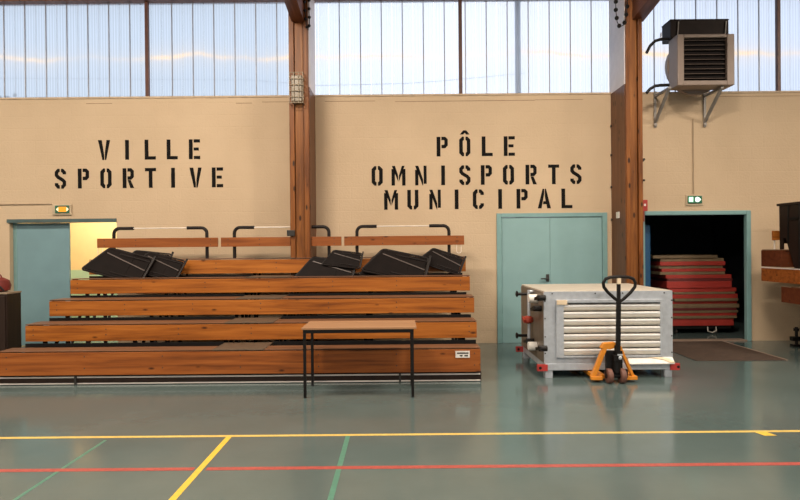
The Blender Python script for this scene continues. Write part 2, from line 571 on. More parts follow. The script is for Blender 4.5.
# ------------------------------------------------------------------ timber columns
def column(name, xa, xb, side, label):
    t = thing(name, label, 'column', ((xa + xb) / 2, YC + 0.3, 0), kind='structure')
    wd = xb - xa
    top = EAVE
    MB().box(xa, xa + wd * .26, YC, WALL, 0, top).build('outer_board', M['column'], t, bevel=0.006)
    MB().box(xa + wd * .26 + 0.007, xb - wd * .26 - 0.007, YC + 0.035, WALL - 0.05, 0, top).build('centre_board', M['column_light'], t, bevel=0.004)
    MB().box(xb - wd * .26, xb, YC, WALL, 0, top).build('outer_board', M['column'], t, bevel=0.006)
    sx = xa - 0.012 if side < 0 else xb
    MB().box(sx, sx + 0.012, YC + 0.03, WALL, 0, WT).build('side_board', M['column_shaded'], t)
    q = MB().box(sx, sx + 0.012, YC + 0.03, WALL + 0.07, WT, top).build('cover_board', M['white_board'], t)
    q['label'] = 'white painted cover board beside the glazing'
    return t


col1 = column('timber_column', C1[0], C1[1], 1, 'orange brown timber column rising behind the bleacher')
col2 = column('timber_column', C2[0], C2[1], -1, 'orange brown timber column beside the dark storeroom doorway')
bz = MB()
for v in (126, 155, 187, 219.5):
    p = at(613.5, v, WALL - 0.03)
    bz.cyl((C2[0] - 0.03, WALL - 0.03, p.z), (C2[0] - 0.012, WALL - 0.03, p.z), 0.02, n=8)
bz.build('bolt', M['dark_steel'], col2)
p = at(617.5, 215, 9.35)
MB().box(C2[0] - 0.022, C2[0] - 0.012, 9.3, 9.42, p.z - 0.05, p.z + 0.05).build('tag_plate', M['white_plastic'], col2)


def rafter(xc, label):
    z0 = 5.08
    poly = [(xc - 0.095, YC + 0.1, z0 - 0.005), (xc - 0.095, ym, z0 + 1.55), (xc - 0.095, ym, z0 + 2.6), (xc - 0.095, YC + 0.1, z0 + 0.6)]
    o = MB().prism(poly, (0.19, 0, 0)).build('roof_beam', M['beam'])
    return tag(o, label, 'beam', kind='structure')


rafter(-1.545, 'dark timber roof beam over the column behind the bleacher')
rafter(3.72, 'dark timber roof beam over the column beside the storeroom doorway')

# ------------------------------------------------------------------ doors
dr = thing('door_1', 'teal double door with lever handle behind the grey ventilation unit', 'door', ((D_M[0] + D_M[1]) / 2, WALL, 0), kind='structure')
f = MB()
f.box(D_M[0] - 0.005, D_M[0] + 0.075, WALL - 0.025, WALL + T, 0, D_M[2] + 0.005)
f.box(D_M[1] - 0.075, D_M[1] + 0.005, WALL - 0.025, WALL + T, 0, D_M[2] + 0.005)
f.box(D_M[0] + 0.075, D_M[1] - 0.075, WALL - 0.0245, WALL + T - 0.001, D_M[2] - 0.06, D_M[2] + 0.004)
f.build('door_frame', M['teal_frame'], dr, bevel=0.004)
xm = at(550, 250, WALL).x
MB().box(D_M[0] + 0.08, xm - 0.002, WALL + 0.0, WALL + 0.045, 0.001, D_M[2] - 0.065).build('door_leaf', M['teal'], dr, bevel=0.003)
leaf = MB().box(xm + 0.002, D_M[1] - 0.08, WALL + 0.0, WALL + 0.045, 0.001, D_M[2] - 0.065).build('door_leaf', M['teal'], dr, bevel=0.003)
ph = at(547.5, 278.5, WALL)
h = MB().box(ph.x - 0.025, ph.x + 0.025, WALL - 0.012, WALL + 0.0, ph.z - 0.05, ph.z + 0.07)
h.cyl((ph.x, WALL, ph.z), (ph.x, WALL - 0.06, ph.z), 0.011)
h.tube([(ph.x, WALL - 0.055, ph.z), (ph.x - 0.12, WALL - 0.055, ph.z)], 0.011)
h.build('door_handle', M['dark_steel'], dr)
for zz in (1.75, 0.35):
    MB().cyl((D_M[0] + 0.078, WALL - 0.01, zz), (D_M[0] + 0.078, WALL - 0.01, zz + 0.12), 0.012, n=10).build('hinge', M['teal_frame'], dr)

dl = thing('door_2', 'blue grey door leaf beside an opening into a yellow lit corridor', 'door', ((D_L[0] + D_L[1]) / 2, WALL, 0), kind='structure')
f = MB()
yr = WALL + 0.09
f.box(D_L[0], D_L[0] + 0.06, yr, WALL + T, 0, D_L[2])
f.box(D_L[1] - 0.02, D_L[1], yr, WALL + T, 0, D_L[2])
f.build('door_frame', M['teal_frame'], dl, bevel=0.004)
MB().box(D_L[0] - 0.03, D_L[1], WALL - 0.02, WALL + T, D_L[2] - 0.045, D_L[2] + 0.012).build('door_head', M['teal_dark'], dl)
xe = at(69.3, 250, yr).x
MB().box(D_L[0] + 0.062, xe, yr + 0.003, yr + 0.04, 0.01, D_L[2] - 0.05).build('door_leaf', M['teal_left'], dl, bevel=0.003)
# corridor beyond
cx0, cx1 = D_L[0] - 0.6, D_L[1] + 1.2
co = MB().box(cx0, cx1, 11.6, 11.75, 1.2, 2.75).box(cx0, cx0 + 0.1, WALL + T, 11.6, 0, 2.75).box(cx1 - 0.1, cx1, WALL + T, 11.6, 0, 2.75).box(cx0, cx1, WALL + T, 11.75, 2.75, 2.85)
wc = tag(co.build('wall_corridor', M['corr_yellow']), 'yellow corridor wall seen through the open half of the doorway', 'wall', kind='structure')
MB().box(cx0, cx1, 11.595, 11.75, 0, 1.2).build('dado', M['corr_mint'], wc)

ds = thing('door_3', 'teal frame around the dark storeroom opening', 'door', ((D_R[0] + D_R[1]) / 2, WALL, 0), kind='structure')
f = MB()
f.box(D_R[0], D_R[0] + 0.07, WALL - 0.03, WALL + 0.06, 0, D_R[2])
f.box(D_R[1] - 0.085, D_R[1] - 0.01, WALL - 0.03, WALL + 0.06, 0, D_R[2])
f.box(D_R[0] + 0.07, D_R[1] - 0.085, WALL - 0.029, WALL + 0.06, D_R[2] - 0.07, D_R[2] - 0.001)
f.build('door_frame', M['teal_frame'], ds, bevel=0.01)
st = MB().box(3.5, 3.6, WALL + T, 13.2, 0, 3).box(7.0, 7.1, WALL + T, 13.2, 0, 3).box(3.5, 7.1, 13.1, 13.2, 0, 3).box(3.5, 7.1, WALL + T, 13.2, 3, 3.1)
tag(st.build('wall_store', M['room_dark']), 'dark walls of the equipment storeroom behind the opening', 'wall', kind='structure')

# ------------------------------------------------------------------ stencil lettering
def stroke(pts, t, closed=False):
    """2D polyline -> list of quads (mitred)."""
    n = len(pts)
    nor = []
    for i in range(n - 1):
        d = (pts[i + 1][0] - pts[i][0], pts[i + 1][1] - pts[i][1])
        L = math.hypot(*d)
        nor.append((-d[1] / L, d[0] / L))
    lo, hi = [], []
    for i in range(n):
        a = nor[max(i - 1, 0)]
        b = nor[min(i, n - 2)]
        mx, my = a[0] + b[0], a[1] + b[1]
        k = 2 / (mx * mx + my * my) if (mx or my) else 1
        mx, my = mx * k * t / 2, my * k * t / 2
        lo.append((pts[i][0] - mx, pts[i][1] - my))
        hi.append((pts[i][0] + mx, pts[i][1] + my))
    return [lo + hi[::-1]] if n == 2 else [[lo[i], lo[i + 1], hi[i + 1], hi[i]] for i in range(n - 1)]


def R(x0, y0, x1, y1):
    return [(x0, y0), (x1, y0), (x1, y1), (x0, y1)]


Hh = 5.2
bowl = stroke([(1.28, 4.75), (2.1, 4.75), (2.5, 4.35), (2.5, 3.05), (2.1, 2.62), (1.28, 2.62)], 0.9)
side = [(1.3, 4.72), (1.0, 4.72), (0.5, 4.2), (0.5, 1.0), (1.0, 0.48), (1.3, 0.48)]
mir = [(3 - a, b) for a, b in side]
G = {
    'I': [R(0, 0, 1, Hh)],
    'L': [R(0, 0, 1, Hh), R(1.0, 0, 2.9, 0.85)],
    'E': [R(0, 0, 1, Hh), R(1.25, 4.35, 2.95, Hh), R(1.25, 2.25, 2.6, 3.05), R(1.25, 0, 2.95, 0.85)],
    'V': [[(0, Hh), (1.0, Hh), (1.62, 1.2), (1.62, 0), (1.12, 0)], [(3.2, Hh), (2.25, Hh), (1.78, 1.9), (1.78, 0), (2.1, 0)]],
    'P': [R(0, 0, 1, Hh)] + bowl,
    'R': [R(0, 0, 1, Hh)] + bowl + [[(1.3, 2.1), (2.1, 2.1), (3.0, 0), (2.0, 0)]],
    'O': stroke(side, 0.95) + stroke(mir, 0.95),
    'T': [R(0, 4.35, 2.9, Hh), R(0.98, 0, 1.95, 4.36)],
    'S': stroke([(2.55, 3.75), (2.55, 4.2), (2.05, 4.75), (1.7, 4.75)], 0.9) + stroke([(1.35, 4.75), (0.95, 4.75), (0.5, 4.25), (0.5, 3.5), (0.9, 3.0), (2.1, 2.25), (2.55, 1.75), (2.55, 1.0), (2.1, 0.45), (1.7, 0.45)], 0.9) + stroke([(1.35, 0.45), (0.95, 0.45), (0.5, 0.95), (0.5, 1.45)], 0.9),
    'C': stroke([(1.3, 4.72), (1.0, 4.72), (0.5, 4.2), (0.5, 1.0), (1.0, 0.48), (1.3, 0.48)], 0.95) + stroke([(1.65, 4.72), (2.05, 4.72), (2.5, 4.2), (2.5, 3.7)], 0.9) + stroke([(1.65, 0.48), (2.05, 0.48), (2.5, 1.0), (2.5, 1.5)], 0.9),
    'U': stroke([(0.5, Hh), (0.5, 1.0), (1.0, 0.48), (1.3, 0.48)], 0.95) + stroke([(2.5, Hh), (2.5, 1.0), (2.0, 0.48), (1.7, 0.48)], 0.95),
    'N': [R(0, 0, 0.85, 4.1), [(0, Hh), (0.85, Hh), (2.1, 1.6), (2.1, 0.0), (1.95, 0)], R(2.25, 0.4, 3.05, Hh)],
    'M': [R(0, 0, 0.9, 4.4), [(0.1, Hh), (0.95, Hh), (1.75, 2.6), (1.75, 1.0)], [(3.5, Hh), (2.75, Hh), (1.95, 2.6), (1.95, 1.0)], R(2.8, 0, 3.7, 4.4)],
    'A': [[(0, 0), (1.0, 0), (1.72, 3.9), (1.72, Hh), (1.3, Hh)], [(3.5, 0), (2.5, 0), (2.28, 1.1), (1.35, 1.1), (1.5, 1.9), (2.1, 1.9), (1.88, 3.2), (1.88, Hh), (2.2, Hh)]],
}
G['^'] = [[(0.2, 5.75), (1.1, 5.75), (1.5, 6.2), (1.9, 5.75), (2.8, 5.75), (1.9, 6.85), (1.1, 6.85)]]


def lettering(rows, label):
    u, v = rows[0][1][0], rows[0][2]
    t = thing('painted_lettering', label, 'lettering', at(u, v, WALL))
    for text, us, vb, hpx in rows:
        # vb = pixel row of the baseline at the middle of the word
        um = (us[0] + us[-1]) / 2
        zb = at(um, vb, WALL).z
        s = hpx / 60.6 / Hh
        for ch, u0 in zip(text, us):
            x0 = at(u0, vb, WALL).x
            mb = MB()
            polys = G['O'] + G['^'] if ch == 'Ô' else G[ch]
            for poly in polys:
                mb.prism([(x0 + a * s, WALL - 0.0006, zb + b * s) for a, b in poly], (0, -0.002, 0))
            mb.build('letter', M['paint_black'], t)


lettering([('VILLE', [98.2, 125.3, 144.8, 166.8, 189], 159.6, 19.8), ('SPORTIVE', [54.8, 78, 100.4, 122.8, 145.2, 171.3, 189.7, 212], 188, 19.8)],
          'black stencilled words VILLE SPORTIVE painted on the beige wall')
lettering([('PÔLE', [436.7, 459.2, 481.8, 503.8], 156.2, 19.6), ('OMNISPORTS', [371.6, 391.6, 415.2, 441.3, 459.2, 480.9, 502.9, 525.6, 548.3, 570.2], 184.9, 19.6),
           ('MUNICIPAL', [384.2, 407.3, 429.4, 454.8, 472.8, 498.3, 516.6, 537.8, 561.5], 209, 19.6)],
          'black stencilled words PÔLE OMNISPORTS MUNICIPAL painted on the beige wall')

# ------------------------------------------------------------------ bleachers
def panel(x0, x1, y, z0, z1, m, t, bolts=(), name='bench_front'):
    mb = MB().box(x0, x1, y, y + 0.035, z0, z1)
    for bx, bzz in bolts:
        mb.cyl((bx, y + 0.004, bzz), (bx, y - 0.002, bzz), 0.0085, 1, 8)
    return mb.build(name, [m, M['dark_steel']], t, bevel=0.004)


BX0, BX1 = -4.74, 0.965
RY = [6.87, 7.38, 7.89, 8.40, 8.91]
RZT = [0.412, 0.664, 0.926, 1.186, 1.448]
RZB = [0.125, 0.446, 0.707, 0.966, 1.22]
SD = [0.26, 0.33, 0.33, 0.155, 0.33]        # depth of the seat boards
bl = thing('bleacher', 'telescopic wooden bleacher of five bench rows with three backrest boards', 'bleacher', ((BX0 + BX1) / 2, 7.9, 0))
for i in range(5):
    y, zt, zb = RY[i], RZT[i], RZB[i]
    bo = []
    for bx in [BX0 + 0.1 + k * (BX1 - BX0 - 0.2) / 6 for k in range(7)]:
        bo += [(bx, zt - 0.07), (bx, zb + 0.08)]
    x1 = BX1 + (-0.03, -0.005, 0.03, 0.035, 0.035)[i]
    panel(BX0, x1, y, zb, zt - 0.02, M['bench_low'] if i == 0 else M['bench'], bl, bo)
    for xa, xb in ((BX0, -2.225), (-1.605, x1)):
        MB().box(xa, xb, y + 0.003, y + SD[i], zt - 0.012, zt).build('seat_board', M['seat_top'], bl, bevel=0.004)
    MB().box(-2.22, -1.61, y - 0.004, y + 0.5, zt - 0.012, zt + 0.002).build('step_board', M['infill'], bl, bevel=0.004)
    if i < 4:
        for xa, xb in ((BX0 + 0.02, -2.225), (-1.605, BX1 - 0.02)):
            tr_ = MB().box(xa, xb, y + SD[i] + 0.005, y + 0.49, zt - 0.17, zt - 0.15)
            k = int((xb - xa) / 0.06)
            for q in range(k):
                tr_.box(xa + (q + .3) * (xb - xa) / k, xa + (q + .7) * (xb - xa) / k, y + 0.46, y + 0.49, zt - 0.15, zt - 0.145)
            tr_.box(xa, xb, y + 0.475, y + 0.49, zt - 0.15, RZB[i + 1] - 0.02)
            tr_.build('foot_tread', M['black'], bl)
    # side cheeks of each row
    for xx in (BX0 + 0.01, x1 - 0.03):
        MB().box(xx, xx + 0.02, y + 0.04, y + SD[i], zb + 0.05, zt - 0.014).build('side_cheek', M['seat_top'], bl)
for xx in (-4.55, -3.4, -2.24, -1.58, -0.45, 0.8):
    s = MB()
    for i in range(5):
        y, zt = RY[i], RZT[i]
        s.box(xx - 0.02, xx + 0.02, y + 0.08, y + 0.12, 0, zt - 0.06)
        s.box(xx - 0.02, xx + 0.02, y + 0.06, y + SD[i], zt - 0.1, zt - 0.06)
        s.box(xx - 0.02, xx + 0.02, y + 0.12, y + 0.48, zt - 0.21, zt - 0.17)
        s.bar((xx, y + 0.1, 0.15), (xx, y + 0.44, zt - 0.21), 0.03, 0.03)
    s.box(xx - 0.025, xx + 0.025, 6.95, 9.35, 0.0, 0.06)
    s.build('support_frame', M['black'], bl)
bs_ = MB().box(BX0 - 0.05, BX1 - 0.015, 6.93, 6.96, 0.0, 0.12)
bs_.build('base_board', M['dark_wood'], bl)
jx = [BX0 - 0.05, at(75, 380, 6.9).x, at(400, 380, 6.9).x, BX1 - 0.015]
for k in range(3):
    for z0, z1 in ((0.008, 0.022), (0.082, 0.098)):
        MB().box(jx[k] + 0.012, jx[k + 1] - 0.012, 6.915, 6.93, z0, z1).build('base_strip', M['alu'], bl, bevel=0.002)
    if k:
        MB().box(jx[k] - 0.012, jx[k] + 0.012, 6.9, 6.93, 0.005, 0.1).build('strip_joint', M['dark_steel'], bl)
pa, pb = at(455.5, 351, RY[0] - 0.004), at(469.8, 357.6, RY[0] - 0.004)
mp_ = MB().box(pa.x, pb.x, RY[0] - 0.006, RY[0] + 0.002, pb.z, pa.z)
for zz, a, b in ((0.68, .1, .9), (0.3, .3, .5), (0.3, .62, .88)):
    zc = pb.z + (pa.z - pb.z) * zz
    mp_.box(pa.x + (pb.x - pa.x) * a, pa.x + (pb.x - pa.x) * b, RY[0] - 0.0075, RY[0] - 0.005, zc - 0.008, zc + 0.008, 1)
q = mp_.build('name_plate', [M['white_plastic'], M['dark_steel']], bl)
q['label'] = 'small white maker plate with two dark lines'

YBK = 9.1
for (ua, ub, pu) in ((97, 217.8, (114, 207)), (220.8, 341.4, (234.5, 329)), (344.2, 464.2, (357, 449))):
    xa, xb = at(ua, 242, YBK).x, at(ub, 242, YBK).x
    bo = []
    for k in (0.06, 0.32, 0.68, 0.94):
        bo += [(xa + (xb - xa) * k, 1.74), (xa + (xb - xa) * k, 1.66)]
    panel(xa, xb, YBK, 1.628, 1.772, M['backboard'], bl, bo, 'backrest_board')
    px = [at(u_, 240, YBK + 0.07).x for u_ in pu]
    zr, yr_ = 1.928, YBK + 0.07
    for sgn, xx in ((1, px[0]), (-1, px[1])):
        r = 0.09
        pts = [(xx, yr_, 1.448), (xx, yr_, zr - r)] + arc((xx + sgn * r, yr_, zr - r), r, math.pi if sgn > 0 else 0, math.pi / 2, X, Z)[1:] + [(xx + sgn * 0.31, yr_, zr)]
        MB().tube(pts, 0.026, n=12).build('rail_post', M['rail'], bl, smooth=True)
    MB().cyl((px[0] + 0.3, yr_, zr), (px[1] - 0.3, yr_, zr), 0.009, n=8).build('rail_rod', M['rod'], bl)
for u_ in (99.5, 459):
    xx = at(u_, 250, YBK).x
    hk = MB()
    hk.tube([(xx - 0.035, YBK + 0.02, 1.63), (xx - 0.035, YBK + 0.02, 1.54)] + arc((xx, YBK + 0.02, 1.53), 0.035, math.pi, 2 * math.pi, X, Z) + [(xx + 0.035, YBK + 0.02, 1.63)], 0.005, n=6)
    hk.build('wire_hook', M['rod'], bl)

# the second bleacher, only its end shows
b2 = thing('bleacher', 'end of another wooden bleacher standing beyond the storeroom doorway', 'bleacher', (7.3, 8.3, 0))
EX = 5.66
rows = [(7.1, 0.47, 0.2, 'bench_low', 7.6), (7.6, 0.72, 0.47, 'bench_low', 8.2), (8.0, 0.975, 0.733, 'backboard_shaded', 8.69), (8.2, 1.235, 1.02, 'bench_low', 9.17), (8.68, 1.512, 1.25, 'backboard_shaded', 9.17)]
for y, zt, zb, m, yb_ in rows:
    panel(EX, 9.4, y, zb, zt - 0.012, M[m], b2, [(EX + 0.1, zt - 0.06), (EX + 0.1, zb + 0.06)])
    MB().box(EX, 9.4, y - 0.004, y + 0.47, zt - 0.012, zt).build('seat_board', M['seat_top'], b2, bevel=0.003)
    MB().box(EX, EX + 0.035, y + 0.036, yb_, zb, zt - 0.013).build('side_cheek', M[m], b2, bevel=0.003)
MB().box(EX - 0.003, EX + 0.004, 8.2, 9.17, 1.226, 1.24).build('edge_strip', M['alu'], b2)
for xx in (6.9, 9.0):
    s = MB()
    for y, zt, zb, m, yb_ in rows:
        s.box(xx - 0.02, xx + 0.02, y + 0.08, y + 0.12, 0, zt - 0.05)
        s.box(xx - 0.02, xx + 0.02, y + 0.06, y + 0.44, zt - 0.1, zt - 0.05)
    s.box(xx - 0.025, xx + 0.025, 7.15, 9.3, 0, 0.06)
    s.build('support_frame', M['black'], b2)
MB().box(5.74, 9.4, 9.0, 9.035, 1.655, 1.80).build('backrest_board', M['bench'], b2, bevel=0.004)
for xx in (5.8, 7.4, 9.2):
    MB().cyl((xx, 9.06, 1.515), (xx, 9.06, 1.79), 0.012, n=8).build('rail_post', M['rod'], b2)
# caster foot under it
cp = at(796.5, 345, 9.1)
s = MB().cyl((cp.x, 9.1, 0.03), (cp.x, 9.1, 0.3), 0.022).cyl((cp.x, 9.1, 0.24), (cp.x, 9.1, 0.28), 0.04)
s.box(cp.x - 0.08, cp.x + 0.5, 9.06, 9.14, 0.09, 0.15).lathe([(0.06, -0.02), (0.07, 0), (0.06, 0.02)], (cp.x + 0.12, 9.1, 0.07), X)
s.box(cp.x - 0.07, cp.x + 0.05, 9.05, 9.15, 0, 0.03)
s.box(cp.x + 0.45, cp.x + 0.5, 9.06, 9.14, 0.0, 1.45)
s.build('caster_foot', M['black'], b2)

# dark cabinet standing on its upper rows
cbx = 5.75
cb = thing('cabinet', 'dark brown framed cabinet standing on the upper rows of the far bleacher', 'cabinet', (6.1, 8.7, 1.265))
zt_ = 2.2
prof = [(8.87, 2.17), (8.40, 2.17), (8.40, 1.237), (8.53, 1.237), (8.655, 1.52), (8.72, 1.68), (8.79, 1.68), (8.80, 1.514), (8.86, 1.514)]
MB().prism([(cbx, a, b) for a, b in prof], (0.03, 0, 0)).build('side_panel', M['dark_wood'], cb, bevel=0.003)
MB().prism([(cbx + 0.55, a, b) for a, b in prof], (0.03, 0, 0)).build('side_panel', M['dark_wood'], cb, bevel=0.003)
MB().box(cbx - 0.02, cbx + 0.6, 8.37, 8.9, 2.17, 2.205).build('top_board', M['dark_wood'], cb, bevel=0.004)
MB().box(cbx + 0.03, cbx + 0.55, 8.4, 8.42, 1.24, 2.17).build('front_panel', M['dark_wood'], cb)
MB().box(cbx + 0.03, cbx + 0.55, 8.84, 8.86, 1.6, 2.17).build('back_panel', M['dark_wood'], cb)
fr = MB().box(cbx - 0.012, cbx, 8.64, 8.67, 1.62, 2.17).box(cbx - 0.012, cbx, 8.41, 8.64, 1.95, 1.985).box(cbx - 0.012, cbx, 8.40, 8.43, 1.24, 2.17)
fr.build('side_rail', M['black'], cb)

# ------------------------------------------------------------------ folded black chairs lying across the upper rows
TILT = math.radians(30)
SL = Vector((0, math.sin(TILT), math.cos(TILT)))     # up the leaning plane
NN = Vector((0, -math.cos(TILT), math.sin(TILT)))    # out of it, towards the hall
P0 = Vector((0, RY[4] - 0.02, RZT[4] + 0.002))


def hit(u, v, h):
    d = ray(u, v)
    o = Vector((0, 0, H))
    t = (P0 + NN * h - o).dot(NN) / d.dot(NN)
    return o + d * t


def rrect(x0, x1, y0, y1, r, n=5):
    return rquad([(x0, y0), (x1, y0), (x1, y1), (x0, y1)], r, n)


def rquad(q, r, n=5):
    """rounded polygon"""
    out = []
    k = len(q)
    for i in range(k):
        p, a, b = Vector(q[i]), Vector(q[i - 1]), Vector(q[(i + 1) % k])
        da, db = (a - p).normalized(), (b - p).normalized()
        s0, s1 = p + da * r, p + db * r
        for j in range(n + 1):
            t = j / n
            out.append(tuple((s0 * (1 - t) ** 2 + p * 2 * t * (1 - t) + s1 * t ** 2)))
    return out


CL, CW, SK = 0.66, 0.40, 0.21      # length, width and the taper of the seat shell
ch0 = thing('folding_chair', '-', 'chair', (0, 0, 0), 'folded black chairs')


def cq(x0, x1, e):
    return rquad([(x0 + e, -e), (x1 - e, -e), (x1 - e, -CW + e), (x0 - SK + e, -CW + e)], 0.05)


MB().prism([(a, b, 0.006) for a, b in cq(0, 0.42, 0.012)], (0, 0, 0.026)).build('backrest', M['chair'], ch0, bevel=0.008)
MB().prism([(a, b, 0.004) for a, b in rrect(0.36, CL - 0.02, -CW + 0.02, -0.02, 0.03)], (0, 0, 0.022)).build('seat', M['chair'], ch0, bevel=0.006)
MB().tube([(a, b, 0.016) for a, b in cq(0, CL, 0.0)], 0.014, n=8, closed=True).build('frame', M['rail'], ch0, smooth=True)
MB().tube([(CL + 0.015, 0.04, 0.025), (CL + 0.015, -CW + 0.02, 0.025)], 0.018, n=8).build('foot_bar', M['rail'], ch0)
for yy in (-0.06, -CW + 0.06):
    MB().tube([(0.2, yy, 0.036), (0.5, yy, 0.034), (CL + 0.01, yy, 0.025)], 0.011, n=8).build('leg', M['rail'], ch0)
q = MB().bar((0.02, -0.085, 0.036), (CL - 0.02, -0.2, 0.036), 0.012, 0.008).build('edge_strip', M['chair_edge'], ch0)
q['label'] = 'pale metal edge strip'
chairs = [
    (110.5, 248.5, 0.088, 16, 1.1, 'black folded chair lying nearest the yellow lit doorway, its broad back showing'),
    (136, 251, 0.0, 7, 0.86, 'black folded chair tucked behind the one nearest the yellow lit doorway'),
    (150, 252.5, 0.045, 16, 0.90, 'black folded chair ending the short pile, its foot bar sticking up beside bare bench'),
    (313, 257.5, 0.0, 8, 0.98, 'lowest black folded chair, first of the longer pile near the timber column'),
    (334, 250.5, 0.05, 8, 0.66, 'black folded chair leaning over the lowest one near the timber column'),
    (374, 256.5, 0.0, 6, 0.88, 'black folded chair half buried in the middle of the longer pile'),
    (383, 249.5, 0.058, 14, 1.08, 'broad black folded chair on top in the middle of the longer pile'),
    (433, 248.5, 0.0, 21, 0.76, 'black folded chair ending the longer pile at the side of the teal double door'),
]
for i, (u, v, h, al, sc, lab) in enumerate(chairs):
    c = ch0 if i == 0 else dup(ch0, lab, 'folded black chairs')
    c['label'] = lab
    al = math.radians(al)
    eL = X * math.cos(al) - SL * math.sin(al)
    eU = X * math.sin(al) + SL * math.cos(al)
    m = Matrix((eL, eU, NN)).transposed().to_4x4()
    o = hit(u, v, h)
    c.matrix_world = Matrix.Translation(o) @ m @ Matrix.Scale(sc, 4)
    c['_o'] = tuple(o)

# ------------------------------------------------------------------ table
tb = thing('table', 'light wood top table with thin black steel legs in front of the bleacher', 'table', (-0.44, 6.5, 0))
tx0, tx1, ty0, ty1 = -1.055, 0.168, 6.2, 6.79
MB().box(tx0, tx1, ty0, ty1, 0.728, 0.75).build('tabletop', M['table_top'], tb, bevel=0.003)
fr = MB()
a, b, c, d = tx0 + 0.015, tx1 - 0.03, ty0 + 0.012, ty1 - 0.012
fr.box(a, b, c, c + 0.025, 0.69, 0.728).box(a, b, d - 0.025, d, 0.69, 0.728).box(a, a + 0.025, c + 0.025, d - 0.025, 0.69, 0.728).box(b - 0.025, b, c + 0.025, d - 0.025, 0.69, 0.728)
fr.build('frame', M['black'], tb)
for lx in (a, b - 0.03):
    for ly in (c, d - 0.03):
        MB().box(lx, lx + 0.03, ly, ly + 0.03, 0, 0.69).build('leg', M['black'], tb, bevel=0.003)

# ------------------------------------------------------------------ ventilation unit
ax0, ax1, ay0, ay1 = 1.732, 3.284, 7.06, 8.41
zb0, zb1 = 0.175, 1.05
ah = thing('ventilation_unit', 'big grey galvanised ventilation unit with a louvred front behind the pallet truck', 'ventilation unit', ((ax0 + ax1) / 2, 7.8, 0))
# carcass
cs = MB()
cs.box(ax0, ax1, ay1 - 0.03, ay1, zb0, zb1 - 0.02)
cs.box(ax1 - 0.03, ax1, ay0 + 0.03, ay1 - 0.03, zb0, zb1 - 0.02)
cs.build('casing', M['galv'], ah, bevel=0.004)
q = MB().box(ax0, ax0 + 0.03, ay0 + 0.03, ay1 - 0.03, zb0, zb1 - 0.02).build('side_panel', M['galv_reflect'], ah, bevel=0.004)
q['label'] = 'steel side panel carrying the valves, brown reflection put in its colour'
MB().box(ax0 + 0.01, ax1 - 0.01, ay0 + 0.02, ay1 - 0.01, zb1 - 0.02, zb1).build('lid', M['ahu_top'], ah, bevel=0.003)
MB().box(ax0 + 0.03, ax1 - 0.03, ay0 + 0.03, ay1 - 0.03, zb0, zb0 + 0.02).build('bottom_panel', M['galv'], ah)
lx0, lx1 = at(556.5, 330, ay0).x, at(662, 330, ay0).x
lz0, lz1 = at(610, 357, ay0).z, at(610, 299.5, ay0).z
fp = MB()
fp.box(ax0, lx0, ay0, ay0 + 0.03, zb0, zb1 - 0.005).box(lx1, ax1, ay0, ay0 + 0.03, zb0, zb1 - 0.005)
fp.box(lx0, lx1, ay0, ay0 + 0.03, lz1, zb1 - 0.005).box(lx0, lx1, ay0, ay0 + 0.03, zb0, lz0)
for zz in (0.3, 0.5, 0.72, 0.93):
    for xx in (ax0 + 0.012, ax1 - 0.012):
        fp.cyl((xx, ay0 + 0.002, zz), (xx, ay0 - 0.004, zz), 0.009, 1, 8)
for xx in (ax0 + 0.1, ax0 + 0.62, ax0 + 0.95, ax1 - 0.1):
    fp.cyl((xx, ay0 + 0.002, zb1 - 0.03), (xx, ay0 - 0.004, zb1 - 0.03), 0.009, 1, 8)
fp.build('front_panel', [M['galv'], M['dark_steel']], ah)
# louvre: flanged frame + blades
lv = MB()
lv.box(lx0 - 0.01, lx0 + 0.08, ay0 - 0.035, ay0 + 0.03, lz0, lz1).box(lx1 - 0.03, lx1 + 0.005, ay0 - 0.02, ay0 + 0.03, lz0, lz1)
lv.box(lx0 + 0.08, lx1 - 0.03, ay0 - 0.03, ay0 + 0.03, lz1 - 0.035, lz1).box(lx0 + 0.055, lx1 - 0.03, ay0 - 0.03, ay0 + 0.03, lz0, lz0 + 0.02)
lou = lv.build('louvre_frame', M['galv'], ah, bevel=0.003)
MB().box(lx0 + 0.02, lx1 - 0.01, ay0 + 0.09, ay0 + 0.1, lz0, lz1).build('recess', M['blade_dark'], lou)
nb = 7
bh = (lz1 - 0.045 - lz0 - 0.025) / nb
for i in range(nb):
    z0 = lz0 + 0.025 + i * bh
    bb = MB()
    # airfoil: bulged strip with a folded lip, plus a pale painted highlight strip
    prof = [(0.0, 0.003), (-0.012, bh * .06), (-0.018, bh * .2), (-0.02, bh * .5), (-0.017, bh * .74), (-0.004, bh * .84), (0.012, bh * .88), (0.03, bh * .99), (0.04, bh * .99), (0.03, bh * .82), (0.01, bh * .72), (0.006, bh * .2)]
    bb.prism([(lx0 + 0.081, ay0 + a, z0 + b) for a, b in prof], (lx1 - 0.03 - lx0 - 0.082, 0, 0))
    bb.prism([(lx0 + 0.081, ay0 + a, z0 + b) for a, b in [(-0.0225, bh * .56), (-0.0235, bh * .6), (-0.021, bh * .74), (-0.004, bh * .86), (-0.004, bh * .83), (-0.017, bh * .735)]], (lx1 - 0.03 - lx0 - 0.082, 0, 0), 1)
    bb.build('blade', [M['blade'], M['blade_highlight']], lou, smooth=True)
MB().box(lx0 - 0.005, lx0 + 0.12, ay0 - 0.045, ay0 - 0.03, lz1 - 0.055, lz1 + 0.002).build('corner_cap', M['cream'], lou, bevel=0.003)
